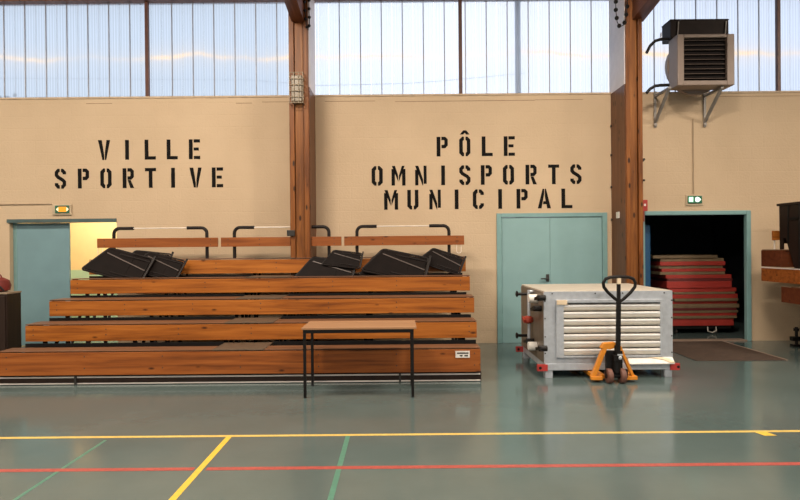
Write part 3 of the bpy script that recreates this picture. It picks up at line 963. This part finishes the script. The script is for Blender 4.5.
# lower right: sloping white drip tray with a beige end piece
txa, txb = at(627, 362, ay0).x, ax1 - 0.01
MB().prism([(txa, ay0 - 0.075, 0.172), (txa, ay0 - 0.002, 0.172), (txa, ay0 - 0.002, 0.245), (txa, ay0 - 0.012, 0.245), (txa, ay0 - 0.075, 0.185)], (txb - txa, 0, 0)).build('drip_tray', M['white_plastic'], ah, bevel=0.002)
xc0, xc1 = txb - 0.30, txb
MB().prism([(xc0, ay0 - 0.016, 0.243), (xc0 + 0.1, ay0 - 0.016, 0.251), (xc1 - 0.05, ay0 - 0.04, 0.226), (xc1, ay0 - 0.078, 0.189), (xc1 - 0.05, ay0 - 0.078, 0.186), (xc1 - 0.13, ay0 - 0.045, 0.219)], (0, -0.004, 0.006)).build('end_piece', M['cream'], ah)
# base channel, feet, lifting lugs
bc = MB()
bc.box(ax0 + 0.01, ax1 - 0.01, ay0 - 0.01, ay0 + 0.05, 0.095, zb0).box(ax0 + 0.01, ax1 - 0.01, ay1 - 0.05, ay1, 0.095, zb0)
bc.box(ax0 + 0.01, ax0 + 0.06, ay0 + 0.05, ay1 - 0.05, 0.095, zb0).box(ax1 - 0.06, ax1 - 0.01, ay0 + 0.05, ay1 - 0.05, 0.095, zb0)
bc.build('base_channel', M['galv'], ah, bevel=0.003)
for fx in (ax0 + 0.01, ax1 - 0.10):
    for fy in (ay0, ay1 - 0.1):
        MB().box(fx, fx + 0.09, fy, fy + 0.09, 0, 0.097).build('foot', M['galv'], ah, bevel=0.003)
for lx, ly, sg in ((ax0, ay0, -1), (ax1, ay0, 1), (ax0, ay1 - 0.06, -1), (ax1, ay1 - 0.06, 1)):
    lg = MB().box(lx - 0.09 if sg < 0 else lx - 0.04, lx + 0.035 if sg < 0 else lx + 0.075, ly - 0.025, ly + 0.012, 0.09, 0.168)
    lg.cyl((lx + sg * 0.055, ly - 0.027, 0.128), (lx + sg * 0.055, ly - 0.0255, 0.128), 0.018, 1, 12)
    q = lg.build('lifting_lug', [M['red_paint'], M['black']], ah, bevel=0.003)
    q['label'] = 'red lifting lug'


# valves on the side
def sidep(u, v, off=0.06):
    """point on the plane just off the unit's side seen at this pixel"""
    d = ray(u, v)
    t = (ax0 - off) / d.x
    return Vector((0, 0, H)) + d * t


for u, v in ((532.5, 298.5), (532, 346)):
    p = sidep(u, v)
    MB().cyl((ax0, p.y, p.z), (ax0 - 0.11, p.y, p.z), 0.055, n=20).build('pipe_cap', M['white_plastic'], ah, bevel=0.004)
for u, v in ((538, 298), (534, 308.5), (539.5, 348.5), (527, 341)):
    p = sidep(u, v, 0.09)
    vb = MB().cyl((ax0, p.y, p.z), (ax0 - 0.1, p.y, p.z), 0.035, n=14).bar((ax0 - 0.1, p.y - 0.1, p.z + 0.02), (ax0 - 0.1, p.y + 0.1, p.z - 0.02), 0.03, 0.035)
    vb.build('valve', M['black'], ah, bevel=0.003)
for u, v in ((519.5, 294), (519.5, 335.5)):
    p = sidep(u, v, 0.12)
    kb = MB().cyl((ax0, p.y, p.z), (ax0 - 0.14, p.y, p.z), 0.02, n=12).lathe([(0.03, 0), (0.045, 0.015), (0.03, 0.03)], (ax0 - 0.14, p.y, p.z), -X, n=14)
    kb.build('latch_knob', M['black'], ah)
p1, p2 = sidep(528, 290), sidep(528, 345)
pp = MB().tube([(ax0 - 0.05, p1.y, p1.z), (ax0 - 0.05, p1.y, p2.z)], 0.022, n=12)
pp.tube([(ax0 - 0.05, p1.y, p1.z - 0.02), (ax0 + 0.02, p1.y, p1.z - 0.02)], 0.022).tube([(ax0 - 0.05, p1.y, p2.z + 0.02), (ax0 + 0.02, p1.y, p2.z + 0.02)], 0.022)
pp.build('pipe', M['galv'], ah, smooth=True)
p = sidep(529, 320)
rv = MB().lathe([(0.03, -0.05), (0.06, -0.03), (0.065, 0.0), (0.06, 0.03), (0.03, 0.05)], (ax0 - 0.06, p1.y, p.z), Z, n=16)
rv.bar((ax0 - 0.12, p1.y - 0.06, p.z - 0.015), (ax0 - 0.12, p1.y + 0.06, p.z + 0.02), 0.02, 0.04)
q = rv.build('pump', M['red_valve'], ah)
q['label'] = 'red pump on the side pipe'

# ------------------------------------------------------------------ pallet truck
jx_ = 2.50
pj = thing('pallet_truck', 'orange hand pallet truck with black upright handle pushed under the ventilation unit', 'pallet truck', (jx_, 6.75, 0))
body = MB()
jb = jx_ - 0.025
yb = 6.83
# A-shaped front: two sloping legs, crown
body.bar((jb - 0.085, yb, 0.43), (jb - 0.235, yb, 0.06), 0.05, 0.06, upv=(0, 1, 0))
body.bar((jb + 0.075, yb, 0.42), (jb + 0.235, yb, 0.06), 0.035, 0.05, upv=(0, 1, 0))
body.prism([(jb - 0.15, yb - 0.03, 0.40), (jb - 0.11, yb - 0.03, 0.46), (jb + 0.02, yb - 0.03, 0.47), (jb + 0.06, yb - 0.03, 0.42), (jb - 0.04, yb - 0.03, 0.385)], (0, 0.07, 0))
body.box(jb - 0.262, jb - 0.13, yb - 0.04, yb + 0.03, 0.03, 0.075).box(jb + 0.10, jb + 0.275, yb - 0.04, yb + 0.03, 0.03, 0.075)
body.build('frame', M['orange'], pj, bevel=0.006)
for s_ in (-1, 1):
    MB().box(jx_ - 0.01 + s_ * 0.165 - 0.07, jx_ - 0.01 + s_ * 0.165 + 0.07, yb + 0.03, yb + 1.15, 0.035, 0.083).build('fork', M['orange'], pj, bevel=0.006)
    MB().cyl((jx_ - 0.01 + s_ * 0.165 - 0.035, yb + 1.02, 0.04), (jx_ - 0.01 + s_ * 0.165 + 0.035, yb + 1.02, 0.04), 0.04, n=18).build('fork_roller', M['wheel'], pj)
pm = MB().cyl((jx_, yb - 0.05, 0.12), (jx_, yb - 0.05, 0.30), 0.045).cyl((jx_, yb - 0.05, 0.30), (jx_, yb - 0.05, 0.44), 0.022)
pm.box(jx_ - 0.11, jx_ + 0.08, yb - 0.03, yb + 0.02, 0.08, 0.37).box(jx_ - 0.05, jx_ + 0.05, yb - 0.11, yb + 0.0, 0.26, 0.33).box(jx_ - 0.13, jx_ + 0.13, yb - 0.06, yb - 0.03, 0.06, 0.16)
pm.cyl((jx_ - 0.1, yb - 0.06, 0.085), (jx_ + 0.1, yb - 0.06, 0.085), 0.018)
pm.build('pump', M['black'], pj, bevel=0.004)
MB().lathe([(0.012, 0), (0.022, 0.005), (0.012, 0.012)], (jx_ + 0.02, yb - 0.115, 0.305), -Y, n=10).box(jx_ - 0.01, jx_ + 0.05, yb - 0.115, yb - 0.105, 0.33, 0.345).build('pump_fitting', M['galv'], pj)
for wx in (jx_ - 0.09, jx_ + 0.062):
    wl = MB().lathe([(0.03, -0.03), (0.07, -0.032), (0.084, -0.024), (0.086, 0), (0.084, 0.024), (0.07, 0.032), (0.03, 0.03)], (wx, yb - 0.06, 0.086), X, n=28)
    ww = wl.build('wheel', M['wheel'], pj, smooth=True)
    MB().cyl((wx - 0.036, yb - 0.06, 0.086), (wx + 0.036, yb - 0.06, 0.086), 0.03).build('hub', M['black'], ww)
hy = yb - 0.07
hs = MB().bar((jx_ + 0.01, hy, 0.33), (jx_ + 0.022, hy, 0.98), 0.05, 0.035, upv=(0, 1, 0)).bar((jx_ + 0.022, hy, 0.97), (jx_ + 0.024, hy, 1.18), 0.04, 0.03, upv=(0, 1, 0))
hs.build('handle_shaft', M['black'], pj, bevel=0.004)
cx_ = jx_ + 0.024
loop = [(0, .955), (-.06, 1.0), (-.14, 1.07), (-.19, 1.13), (-.198, 1.18), (-.17, 1.225), (-.11, 1.245), (0, 1.25), (.11, 1.245), (.17, 1.225), (.198, 1.18), (.19, 1.13), (.14, 1.07), (.06, 1.0)]
MB().tube([(cx_ + 0.008 + a * 0.94, hy, b - 0.016) for a, b in loop], 0.019, n=10, closed=True).build('handle_loop', M['black'], pj, smooth=True)
MB().box(cx_ - 0.022, cx_ + 0.022, hy - 0.022, hy + 0.01, 1.15, 1.218).build('release_lever', M['cream'], pj, bevel=0.004)

# ------------------------------------------------------------------ wall heater
hx0, hx1 = 4.315, 5.195
hy0, hy1 = 9.05, 9.36
hz0, hz1 = 4.06, 4.85
ht = thing('wall_heater', 'beige unit heater with black louvres on wall brackets beside the timber column', 'heater', ((hx0 + hx1) / 2, 9.4, 3.6))
la, lb = hx0 + 0.1, hx1 - 0.115
lc, ld = hz0 + 0.075, hz1 - 0.055
c_ = MB()
c_.box(hx0, la, hy0, hy1, hz0, hz1).box(lb, hx1, hy0, hy1, hz0, hz1).box(la, lb, hy0, hy1, hz0, lc).box(la, lb, hy0, hy1, ld, hz1)
c_.box(la, lb, hy1 - 0.02, hy1, lc, ld)
c_.build('casing', M['heater'], ht, bevel=0.02)
MB().box(la, lb, hy0 + 0.05, hy0 + 0.06, lc, ld).build('coil', M['chair'], ht)
for i in range(9):
    z = lc + (i + 0.5) * (ld - lc) / 9
    MB().prism([(la, hy0 + 0.005, z - 0.009), (la, hy0 + 0.005, z - 0.001), (la, hy0 + 0.03, z + 0.006), (la, hy0 + 0.03, z - 0.002)], (lb - la, 0, 0)).build('louvre', M['heater_slat'], ht)
MB().lathe([(0.35, 0), (0.46, 0.01), (0.46, 0.09), (0.4, 0.13), (0.1, 0.15)], ((hx0 + hx1) / 2, hy1, (hz0 + hz1) / 2), Y, n=32).build('fan_shroud', M['heater'], ht, smooth=True)
du = MB().box(hx0 - 0.03, hx1 + 0.005, 9.22, 9.52, hz1 + 0.003, 5.14).box(hx0 - 0.035, hx1 + 0.01, 9.215, 9.525, 5.125, 5.145)
du.build('top_duct', M['duct_black'], ht, bevel=0.005)
for xx in (hx0 + 0.07, hx1 - 0.06):
    MB().bar((xx, 9.205, hz1), (xx + 0.02, 9.205, 5.1), 0.014, 0.014).build('duct_strap', M['bracket'], ht)
for bx in (4.215, 5.03):
    k = MB().box(bx - 0.02, bx + 0.02, WALL - 0.03, WALL, 3.53, 4.12)
    k.box(bx - 0.02, bx + 0.02, hy0 + 0.05, WALL - 0.03, 4.02, 4.055)
    k.bar((bx, WALL - 0.03, 3.62), (bx, hy0 + 0.08, 4.03), 0.04, 0.04)
    k.cyl((bx, WALL - 0.03, 3.57), (bx, WALL - 0.05, 3.57), 0.025, n=10)
    k.build('wall_bracket', M['bracket'], ht, bevel=0.003)
for (pts) in (((646.5, 53, 9.25), (650, 46, 9.25), (655, 41, 9.22), (660, 39.5, 9.2), (669, 39, 9.2)), ((646.5, 93, 9.25), (650, 89, 9.25), (655, 86, 9.22), (660, 85.3, 9.2), (669, 85, 9.2))):
    MB().tube([at(*q_) for q_ in pts], 0.024, n=10).build('hose', M['black'], ht, smooth=True)
p = at(661, 36, 9.2)
MB().cyl((p.x, 9.2, p.z - 0.05), (p.x, 9.2, p.z + 0.05), 0.012, n=8).build('air_vent', M['galv'], ht)

# ------------------------------------------------------------------ emergency signs, conduits, small wall things
s1 = thing('exit_sign', 'small orange lit emergency sign over the corridor doorway', 'exit sign', at(62, 214.5, WALL))
a, b = at(52.5, 204.6, WALL - 0.02), at(71.5, 214.8, WALL - 0.02)
MB().box(a.x, b.x, WALL - 0.03, WALL, b.z, a.z).build('housing', M['sign_plate'], s1, bevel=0.006)
c, d = at(55, 205.6, WALL - 0.04), at(69, 213, WALL - 0.04)
MB().box(c.x, d.x, WALL - 0.045, WALL - 0.03, d.z, c.z).build('panel', M['sign_green'], s1, bevel=0.004)
e, f2 = at(58.5, 206.8, WALL - 0.047), at(66.2, 211.8, WALL - 0.047)
MB().box(e.x, f2.x, WALL - 0.05, WALL - 0.045, f2.z, e.z).build('lit_pictogram', M['sign_orange'], s1)
zc = (e.z + f2.z) / 2
for sx_, xx in ((-1, e.x - 0.005), (1, f2.x + 0.005)):
    MB().prism([(xx, WALL - 0.045, zc - 0.035), (xx + sx_ * 0.035, WALL - 0.045, zc), (xx, WALL - 0.045, zc + 0.035)], (0, -0.004, 0)).build('arrow', M['sign_pale'], s1)
s2 = thing('exit_sign', 'small green and white lit emergency sign over the storeroom doorway', 'exit sign', at(694.5, 203.5, WALL))
a, b = at(686, 194.8, WALL - 0.02), at(703.5, 205.5, WALL - 0.02)
MB().box(a.x, b.x, WALL - 0.02, WALL, b.z, a.z).build('housing', M['sign_plate'], s2, bevel=0.006)
c, d = at(687.8, 196, WALL - 0.03), at(701.8, 203.2, WALL - 0.03)
MB().box(c.x, d.x, WALL - 0.04, WALL - 0.02, d.z, c.z).build('panel', M['sign_green'], s2, bevel=0.004)
e, f2 = at(688.9, 197, WALL - 0.042), at(693.2, 201.9, WALL - 0.042)
MB().box(e.x, f2.x, WALL - 0.044, WALL - 0.04, f2.z, e.z).build('lit_pictogram', M['sign_mint'], s2)
e, f2 = at(695, 196.9, WALL - 0.042), at(700.8, 202.1, WALL - 0.042)
zc, xc, r = (e.z + f2.z) / 2, (e.x + f2.x) / 2, (e.z - f2.z) / 2
MB().prism([(xc - r, WALL - 0.04, zc - r * .55), (xc - r * .3, WALL - 0.04, zc - r), (xc + r * .5, WALL - 0.04, zc - r * .7), (xc + r * 1.15, WALL - 0.04, zc), (xc + r * .5, WALL - 0.04, zc + r * .7), (xc - r * .3, WALL - 0.04, zc + r), (xc - r, WALL - 0.04, zc + r * .55)], (0, -0.004, 0)).build('arrow', M['sign_white'], s2)
zz = at(30, 204.2, WALL).z
tag(MB().tube([(XL + 1, WALL - 0.011, zz), (at(52.5, 204, WALL).x - 0.012, WALL - 0.011, zz)], 0.011, n=8).build('conduit', M['conduit']), 'thin horizontal conduit leading to the orange emergency sign', 'conduit')
xx = at(693, 160, WALL).x
tag(MB().tube([(xx, WALL - 0.011, WT - 0.42), (xx, WALL - 0.011, at(693, 194.8, WALL).z + 0.012)], 0.009, n=8).build('conduit', M['conduit']), 'thin vertical conduit dropping to the green emergency sign', 'conduit')

p = at(291.2, 233.3, 9.1)
sb = MB().box(p.x - 0.045, p.x + 0.075, YC - 0.05, YC - 0.001, p.z - 0.045, p.z + 0.045)
tag(sb.build('socket_box', M['box_dark'], bevel=0.006, origin=(p.x, YC, p.z)), 'small black socket box fixed low on the column behind the bleacher', 'socket')

# caged bulkhead lamp on column
ca, cb_ = at(289.3, 72.5, YC - 0.1), at(303.3, 102.8, YC - 0.1)
bk = thing('bulkhead_lamp', 'unlit caged bulkhead lamp on the column behind the bleacher', 'lamp', ((ca.x + cb_.x) / 2, YC, cb_.z))
MB().box(ca.x + 0.02, cb_.x - 0.02, YC - 0.09, YC, cb_.z + 0.02, ca.z - 0.03).build('lamp_body', M['lamp_glass'], bk, bevel=0.02)
cg = MB()
for i in range(6):
    z = cb_.z + (ca.z - cb_.z) * i / 5
    cg.tube([(ca.x, YC, z), (ca.x, YC - 0.11, z), (cb_.x, YC - 0.11, z), (cb_.x, YC, z)], 0.006, n=6)
for i in range(4):
    x = ca.x + (cb_.x - ca.x) * i / 3
    cg.tube([(x, YC - 0.11, cb_.z), (x, YC - 0.11, ca.z)], 0.006, n=6)
cg.build('wire_cage', M['cage'], bk)

# hanging chains beside each column
def chain(pts, label, step=0.125, r=0.034):
    """beaded chain hanging along a polyline of world points"""
    mb = MB()
    seg = [Vector(q_) for q_ in pts]
    L = [0]
    for i in range(len(seg) - 1):
        L.append(L[-1] + (seg[i + 1] - seg[i]).length)
    s_ = 0
    while s_ <= L[-1]:
        for i in range(len(seg) - 1):
            if L[i] <= s_ <= L[i + 1]:
                q_ = seg[i].lerp(seg[i + 1], (s_ - L[i]) / (L[i + 1] - L[i]))
                mb.lathe([(0.0, -r), (r * .7, -r * .7), (r, 0), (r * .7, r * .7), (0.0, r)], q_, Z, n=8)
                break
        s_ += step
    mb.tube(seg, 0.007, n=5)
    o = mb.build('chain', M['black'], origin=seg[0])
    return tag(o, label, 'chain')


yc_ = YC - 0.12
chain([Vector((at(616.2, -30, yc_).x, yc_, 6.05)), at(615.8, 10, yc_), at(617.2, 22, yc_), at(619.8, 27, yc_), at(623.8, 25, yc_), at(626, 17, yc_), at(627.6, 4, yc_), Vector((at(627.8, -30, yc_).x, yc_, 6.05))], 'black beaded chain loop hanging beside the column near the wall heater')
yc_ = YC - 0.05
chain([Vector((at(304.0, -30, yc_).x, yc_, 6.02)), at(304.6, 8, yc_), at(306, 24, yc_), at(308, 30.5, yc_), at(309.5, 24, yc_), at(309, 8, yc_), Vector((at(308.6, -30, yc_).x, yc_, 6.02))], 'black beaded chain loop hanging beside the column behind the bleacher', step=0.13, r=0.026)
cb2 = [at(312, -8, WALL - 0.06), at(311.6, 28, WALL - 0.06), at(313, 60, WALL - 0.06), at(313, 91, WALL - 0.06)]
cm = MB().tube(cb2, 0.009, n=6)
for v in (28, 59, 90):
    q_ = at(312.6, v, WALL - 0.06)
    cm.box(q_.x - 0.02, q_.x + 0.02, WALL - 0.08, WALL - 0.03, q_.z - 0.03, q_.z + 0.03)
tag(cm.build('cable', M['black']), 'thin black cable clipped beside the column behind the bleacher', 'cable')

p = at(643.8, 205.5, WALL - 0.1)
fa = thing('alarm_box', 'small red fire alarm call point beside the storeroom doorway', 'alarm box', (p.x, WALL, p.z))
ya = WALL - 0.25
a, b = at(640.5, 199.8, ya), at(647.8, 211, ya)
MB().box(a.x, b.x, ya, WALL, b.z, a.z).build('housing', M['red_paint'], fa, bevel=0.006)
MB().box(a.x + 0.055, a.x + 0.085, ya - 0.006, ya, a.z - 0.1, a.z - 0.065).build('button', M['white_plastic'], fa)
c, d = at(640.5, 211, ya), at(645, 221.5, ya)
MB().box(c.x, d.x, ya + 0.01, WALL, d.z, c.z).build('lower_box', plain('dark red paint', (0.2, 0.03, 0.02), 0.5), fa, bevel=0.004)
for v, lab in ((162, 'upper dark peg sticking out of the column above the red alarm box'), (180.3, 'lower dark peg sticking out of the column above the red alarm box')):
    p = at(644, v, 9.2)
    pg = MB().tube([(C2[1] - 0.005, 9.2, p.z), (C2[1] + 0.05, 9.2, p.z + 0.005), (C2[1] + 0.095, 9.2, p.z + (0.05 if v < 170 else 0.0))], 0.018, n=8)
    tag(pg.build('peg', M['black'], origin=(C2[1], 9.2, p.z)), lab, 'peg')

# ------------------------------------------------------------------ gym mats in the store
YM = 10.4
bands = [  # u0, u1, v top, v bottom, red?
    (653, 718, 255, 258.2, 0), (661, 725, 258.2, 261.4, 0), (660, 725.6, 261.4, 265.5, 1), (659.4, 724, 265.5, 268.5, 0), (662, 726.4, 268.5, 271.7, 1),
    (659.6, 725, 271.7, 274.6, 0), (665.4, 731.4, 274.6, 278.3, 1), (667, 732.5, 278.3, 281.2, 2), (666.4, 731.6, 281.2, 288, 1), (668, 737, 288, 292, 1),
    (673, 735, 292, 294.2, 0), (671, 738, 294.2, 298.4, 1), (674, 738, 298.4, 301.2, 0), (672, 738.5, 301.2, 304, 1), (670, 739.4, 304, 308, 0),
    (673, 737, 308, 310.6, 2), (669, 738.8, 310.6, 313, 0), (671, 738, 313, 316, 1), (670, 737.4, 316, 318.6, 0), (670, 735, 318.6, 326, 1)]
ordn = ['topmost', 'second', 'third', 'fourth', 'fifth', 'sixth', 'seventh', 'eighth', 'ninth', 'tenth', 'eleventh', 'twelfth', 'thirteenth', 'fourteenth', 'fifteenth', 'sixteenth', 'seventeenth', 'eighteenth', 'nineteenth', 'bottom']
M['mat_maroon'] = plain('mat maroon vinyl', (0.13, 0.02, 0.018), 0.5, var=0.15)
um = 697
top_z = [at(um, b_[2], YM).z for b_ in bands]
bot_z = [at(um, b_[3], YM).z for b_ in bands]
for i, (u0, u1, v0, v1, red) in enumerate(bands):
    xa, xb = at(u0, v0, YM).x, at(u1, v0, YM).x
    z0, z1 = bot_z[i], top_z[i]
    nm = {0: 'olive brown', 1: 'red', 2: 'dark maroon'}[red]
    lab = '%s gym mat, %s in the stack inside the storeroom' % (nm, ordn[i]) if i in (0, 19) else '%s gym mat, %s from the top of the storeroom stack' % (nm, ordn[i])
    g = thing('gym_mat', lab, 'gym mat', ((xa + xb) / 2, YM + 0.5, z0), 'gym mats stacked in the storeroom')
    m_ = {0: M['mat_olive'], 1: M['mat_red'], 2: M['mat_maroon']}[red]
    dy = random.uniform(-0.03, 0.03)
    MB().prism([(a_, b_, z0 + 0.001) for a_, b_ in rrect(xa, xb, YM + dy, YM + dy + 1.1, 0.02, 3)], (0, 0, z1 - z0 - 0.002)).build('cover', m_, g, bevel=min(0.012, (z1 - z0) * .3))
    sm = MB().box(xa + 0.02, xb - 0.02, YM + dy - 0.002, YM + dy + 0.004, (z0 + z1) / 2 - 0.003, (z0 + z1) / 2 + 0.003)
    sm.build('seam', m_, g)
zt_ = bot_z[-1]
tr = thing('mat_trolley', 'low dark trolley with wheels carrying the storeroom mat stack', 'trolley', (5.2, 10.9, 0))
x0, x1 = at(672, 326, YM).x, at(733, 326, YM).x
MB().box(x0, x1, YM + 0.05, YM + 1.05, 0.09, zt_).build('deck', M['black'], tr, bevel=0.005)
for xx in (x0 + 0.12, x1 - 0.25):
    for yy in (YM + 0.12, YM + 0.95):
        MB().cyl((xx - 0.015, yy, 0.04), (xx + 0.015, yy, 0.04), 0.04, n=16).bar((xx, yy, 0.04), (xx, yy, 0.092), 0.04, 0.02).build('caster', M['dark_steel'], tr)
pl_ = at(713, 331, YM)
MB().tube([(pl_.x - 0.08, YM + 0.03, 0.13), (pl_.x - 0.08, YM + 0.02, 0.05), (pl_.x + 0.0, YM + 0.02, 0.03), (pl_.x + 0.07, YM + 0.02, 0.06), (pl_.x + 0.07, YM + 0.03, 0.13)], 0.008, n=6).build('pull_handle', M['rod'], tr)
bm_ = thing('crash_mat', 'blue crash mat standing upright just inside the storeroom doorway', 'mat', (4.2, 10.5, 0))
MB().box(4.08, 4.27, 9.95, 11.3, 0.0, 1.94).build('cover', M['mat_blue'], bm_, bevel=0.03)
for zz in (0.5, 1.0, 1.5):
    MB().box(4.27, 4.275, 9.97, 11.28, zz, zz + 0.02).build('strap', M['mat_blue'], bm_)

# brown floor mat before the storeroom
dm = thing('floor_mat', 'dark brown flat mat on the floor before the storeroom doorway', 'mat', (4.7, 8.8, 0))
MB().box(4.05, 5.27, 8.0, WALL - 0.04, 0.0, 0.008).build('pile', M['doormat'], dm)
MB().box(5.27, 5.30, 8.0, WALL - 0.04, 0.0, 0.011).build('edge_trim', M['mat_trim'], dm)
MB().box(D_R[0] + 0.07, D_R[1] - 0.085, WALL - 0.03, WALL + T, 0.0, 0.02).build('threshold', M['mat_trim'], ds)

# ------------------------------------------------------------------ dark cabinet and red bag at the picture's border
p = at(21.3, 320, 8.42)
lc_ = thing('cabinet', 'low dark cabinet standing before the blue grey door leaf', 'cabinet', (p.x - 0.6, 8.2, 0))
cz = at(18, 291, 8.4).z
MB().box(p.x - 1.2, p.x, 8.12, 8.42, 0, cz - 0.025).build('carcass', M['dark_wood'], lc_, bevel=0.004)
MB().box(p.x - 1.22, p.x + 0.005, 8.11, 8.43, cz - 0.025, cz).build('top_board', M['cab_top'], lc_, bevel=0.004)
for k in range(2):
    dd = MB().box(p.x - 1.18 + k * 0.59, p.x - 0.61 + k * 0.59, 8.105, 8.12, 0.08, cz - 0.05).build('door', M['dark_wood'], lc_, bevel=0.003)
    hx_ = p.x - 0.66 + k * 0.14
    MB().cyl((hx_, 8.095, 0.55), (hx_, 8.095, 0.67), 0.008, n=8).build('handle', M['dark_steel'], dd)
bx_ = at(-1, 284, 8.27).x
bg = thing('bag', 'red cloth bag with black clasp on the low dark cabinet', 'bag', (bx_, 8.27, cz))
prof = [(0.10, 0), (0.16, 0.02), (0.175, 0.09), (0.15, 0.16), (0.08, 0.2), (0.02, 0.205)]
bb = MB().lathe(prof, (bx_ - 0.03, 8.27, cz + 0.001), Z, n=20)
ob = bb.build('bag_body', M['bag'], bg, smooth=True)
MB().tube([(bx_ + 0.06, 8.13, cz + 0.12), (bx_ + 0.12, 8.14, cz + 0.06), (bx_ + 0.15, 8.15, cz + 0.02)], 0.012, n=8).build('clasp', M['black'], bg)
MB().tube(arc((bx_ - 0.03, 8.27, cz + 0.19), 0.07, 0, math.pi, X, Z, 8), 0.009, n=8).build('handle', M['bag'], bg)

# ------------------------------------------------------------------ light
def area(name, loc, sx_, sy_, power, col, rot=(0, 0, 0)):
    l = bpy.data.lights.new(name, 'AREA')
    l.shape = 'RECTANGLE'
    l.size, l.size_y = sx_, sy_
    l.energy = power
    l.color = col
    o = bpy.data.objects.new(name, l)
    o.location = loc
    o.rotation_euler = rot
    C.objects.link(o)
    return o


warm = (1.0, 0.87, 0.72)
PW = 275  # power of the unseen overhead area lights added to light the hall
for lx in (-9, -3, 3, 9):
    for ly in (5.2, 0.2, -5.5):
        area('hall_fill', (lx, ly, 6.3 if ly < 5 else 6.0), 1.6, 0.5, PW, warm, (math.radians(18 if ly > 3 else 0), 0, 0))
area('corridor_lamp', ((D_L[0] + D_L[1]) / 2, 10.7, 2.7), 1.8, 0.8, 62, (1.0, 0.84, 0.62))

wd = bpy.data.worlds.new('sky')
bpy.context.scene.world = wd
wd.use_nodes = True
t = wd.node_tree
bg_ = t.nodes['Background']


def wn(typ, **kw):
    x = t.nodes.new(typ)
    for k, v in kw.items():
        setattr(x, k, v)
    return x


def mth(op, a, b=None, c=None):
    n = wn('ShaderNodeMath', operation=op)
    for i, q_ in enumerate((a, b, c)):
        if q_ is None:
            continue
        if isinstance(q_, (int, float)):
            n.inputs[i].default_value = q_
        else:
            t.links.new(q_, n.inputs[i])
    return n.outputs[0]


tc = wn('ShaderNodeTexCoord')
sp = wn('ShaderNodeSeparateXYZ')
t.links.new(tc.outputs['Generated'], sp.inputs[0])
ysafe = mth('MAXIMUM', mth('ABSOLUTE', sp.outputs['Y']), 0.05)
ax = mth('DIVIDE', sp.outputs['X'], ysafe)
el = mth('DIVIDE', sp.outputs['Z'], ysafe)
mr = wn('ShaderNodeMapRange')
mr.inputs['From Min'].default_value = -0.75
mr.inputs['From Max'].default_value = 0.75
t.links.new(ax, mr.inputs['Value'])
cr = wn('ShaderNodeValToRGB')
e = cr.color_ramp.elements
e[0].position, e[0].color = 0.0, (0.42, 0.49, 0.57, 1)
e[1].position, e[1].color = 1.0, (0.6, 0.66, 0.78, 1)
for pos, col in ((0.36, (0.45, 0.52, 0.60, 1)), (0.42, (0.82, 0.86, 0.95, 1)), (0.55, (0.95, 0.96, 1.05, 1)), (0.70, (0.92, 0.94, 1.05, 1)), (0.84, (0.66, 0.71, 0.82, 1))):
    x = e.new(pos)
    x.color = col
t.links.new(mr.outputs['Result'], cr.inputs['Fac'])
# thin warm band painted into the sky, standing in for sun glare in the sheets
cv = wn('ShaderNodeCombineXYZ')
t.links.new(ax, cv.inputs[0])
nz = wn('ShaderNodeTexNoise')
nz.inputs['Scale'].default_value = 7.0
nz.inputs['Detail'].default_value = 3.0
t.links.new(cv.outputs[0], nz.inputs['Vector'])
off = mth('MULTIPLY', mth('SUBTRACT', nz.outputs['Fac'], 0.5), 0.045)
dlt = mth('DIVIDE', mth('SUBTRACT', mth('SUBTRACT', el, 0.326), off), 0.0035)
core = mth('POWER', 2.718, mth('MULTIPLY', mth('MULTIPLY', dlt, dlt), -1.0))
d2 = mth('DIVIDE', mth('SUBTRACT', mth('SUBTRACT', el, 0.326), off), 0.02)
halo = mth('POWER', 2.718, mth('MULTIPLY', mth('MULTIPLY', d2, d2), -1.0))
nz2 = wn('ShaderNodeTexNoise')
nz2.inputs['Scale'].default_value = 3.1
nz2.inputs['Detail'].default_value = 2.0
t.links.new(cv.outputs[0], nz2.inputs['Vector'])
msk = wn('ShaderNodeMapRange')
msk.inputs['From Min'].default_value = 0.42
msk.inputs['From Max'].default_value = 0.6
t.links.new(nz2.outputs['Fac'], msk.inputs['Value'])
front = mth('GREATER_THAN', sp.outputs['Y'], 0.0)
amt = mth('MULTIPLY', mth('MULTIPLY', mth('ADD', mth('MULTIPLY', core, 0.9), mth('MULTIPLY', halo, 0.22)), mth('MULTIPLY_ADD', msk.outputs['Result'], 0.8, 0.2)), front)
add = wn('ShaderNodeMix', data_type='RGBA', blend_type='MIX')
t.links.new(amt, add.inputs['Factor'])
t.links.new(cr.outputs['Color'], add.inputs[6])
add.inputs[7].default_value = (1.3, 0.78, 0.26, 1)
t.links.new(add.outputs[2], bg_.inputs['Color'])
bg_.inputs['Strength'].default_value = 1.85

vs = bpy.context.scene.view_settings
vs.view_transform = 'Standard'
vs.look = 'None'
vs.gamma = 1
vs.use_curve_mapping = False
vs.exposure = 0.0

for o in bpy.data.objects:
    if '_o' in o.keys():
        del o['_o']
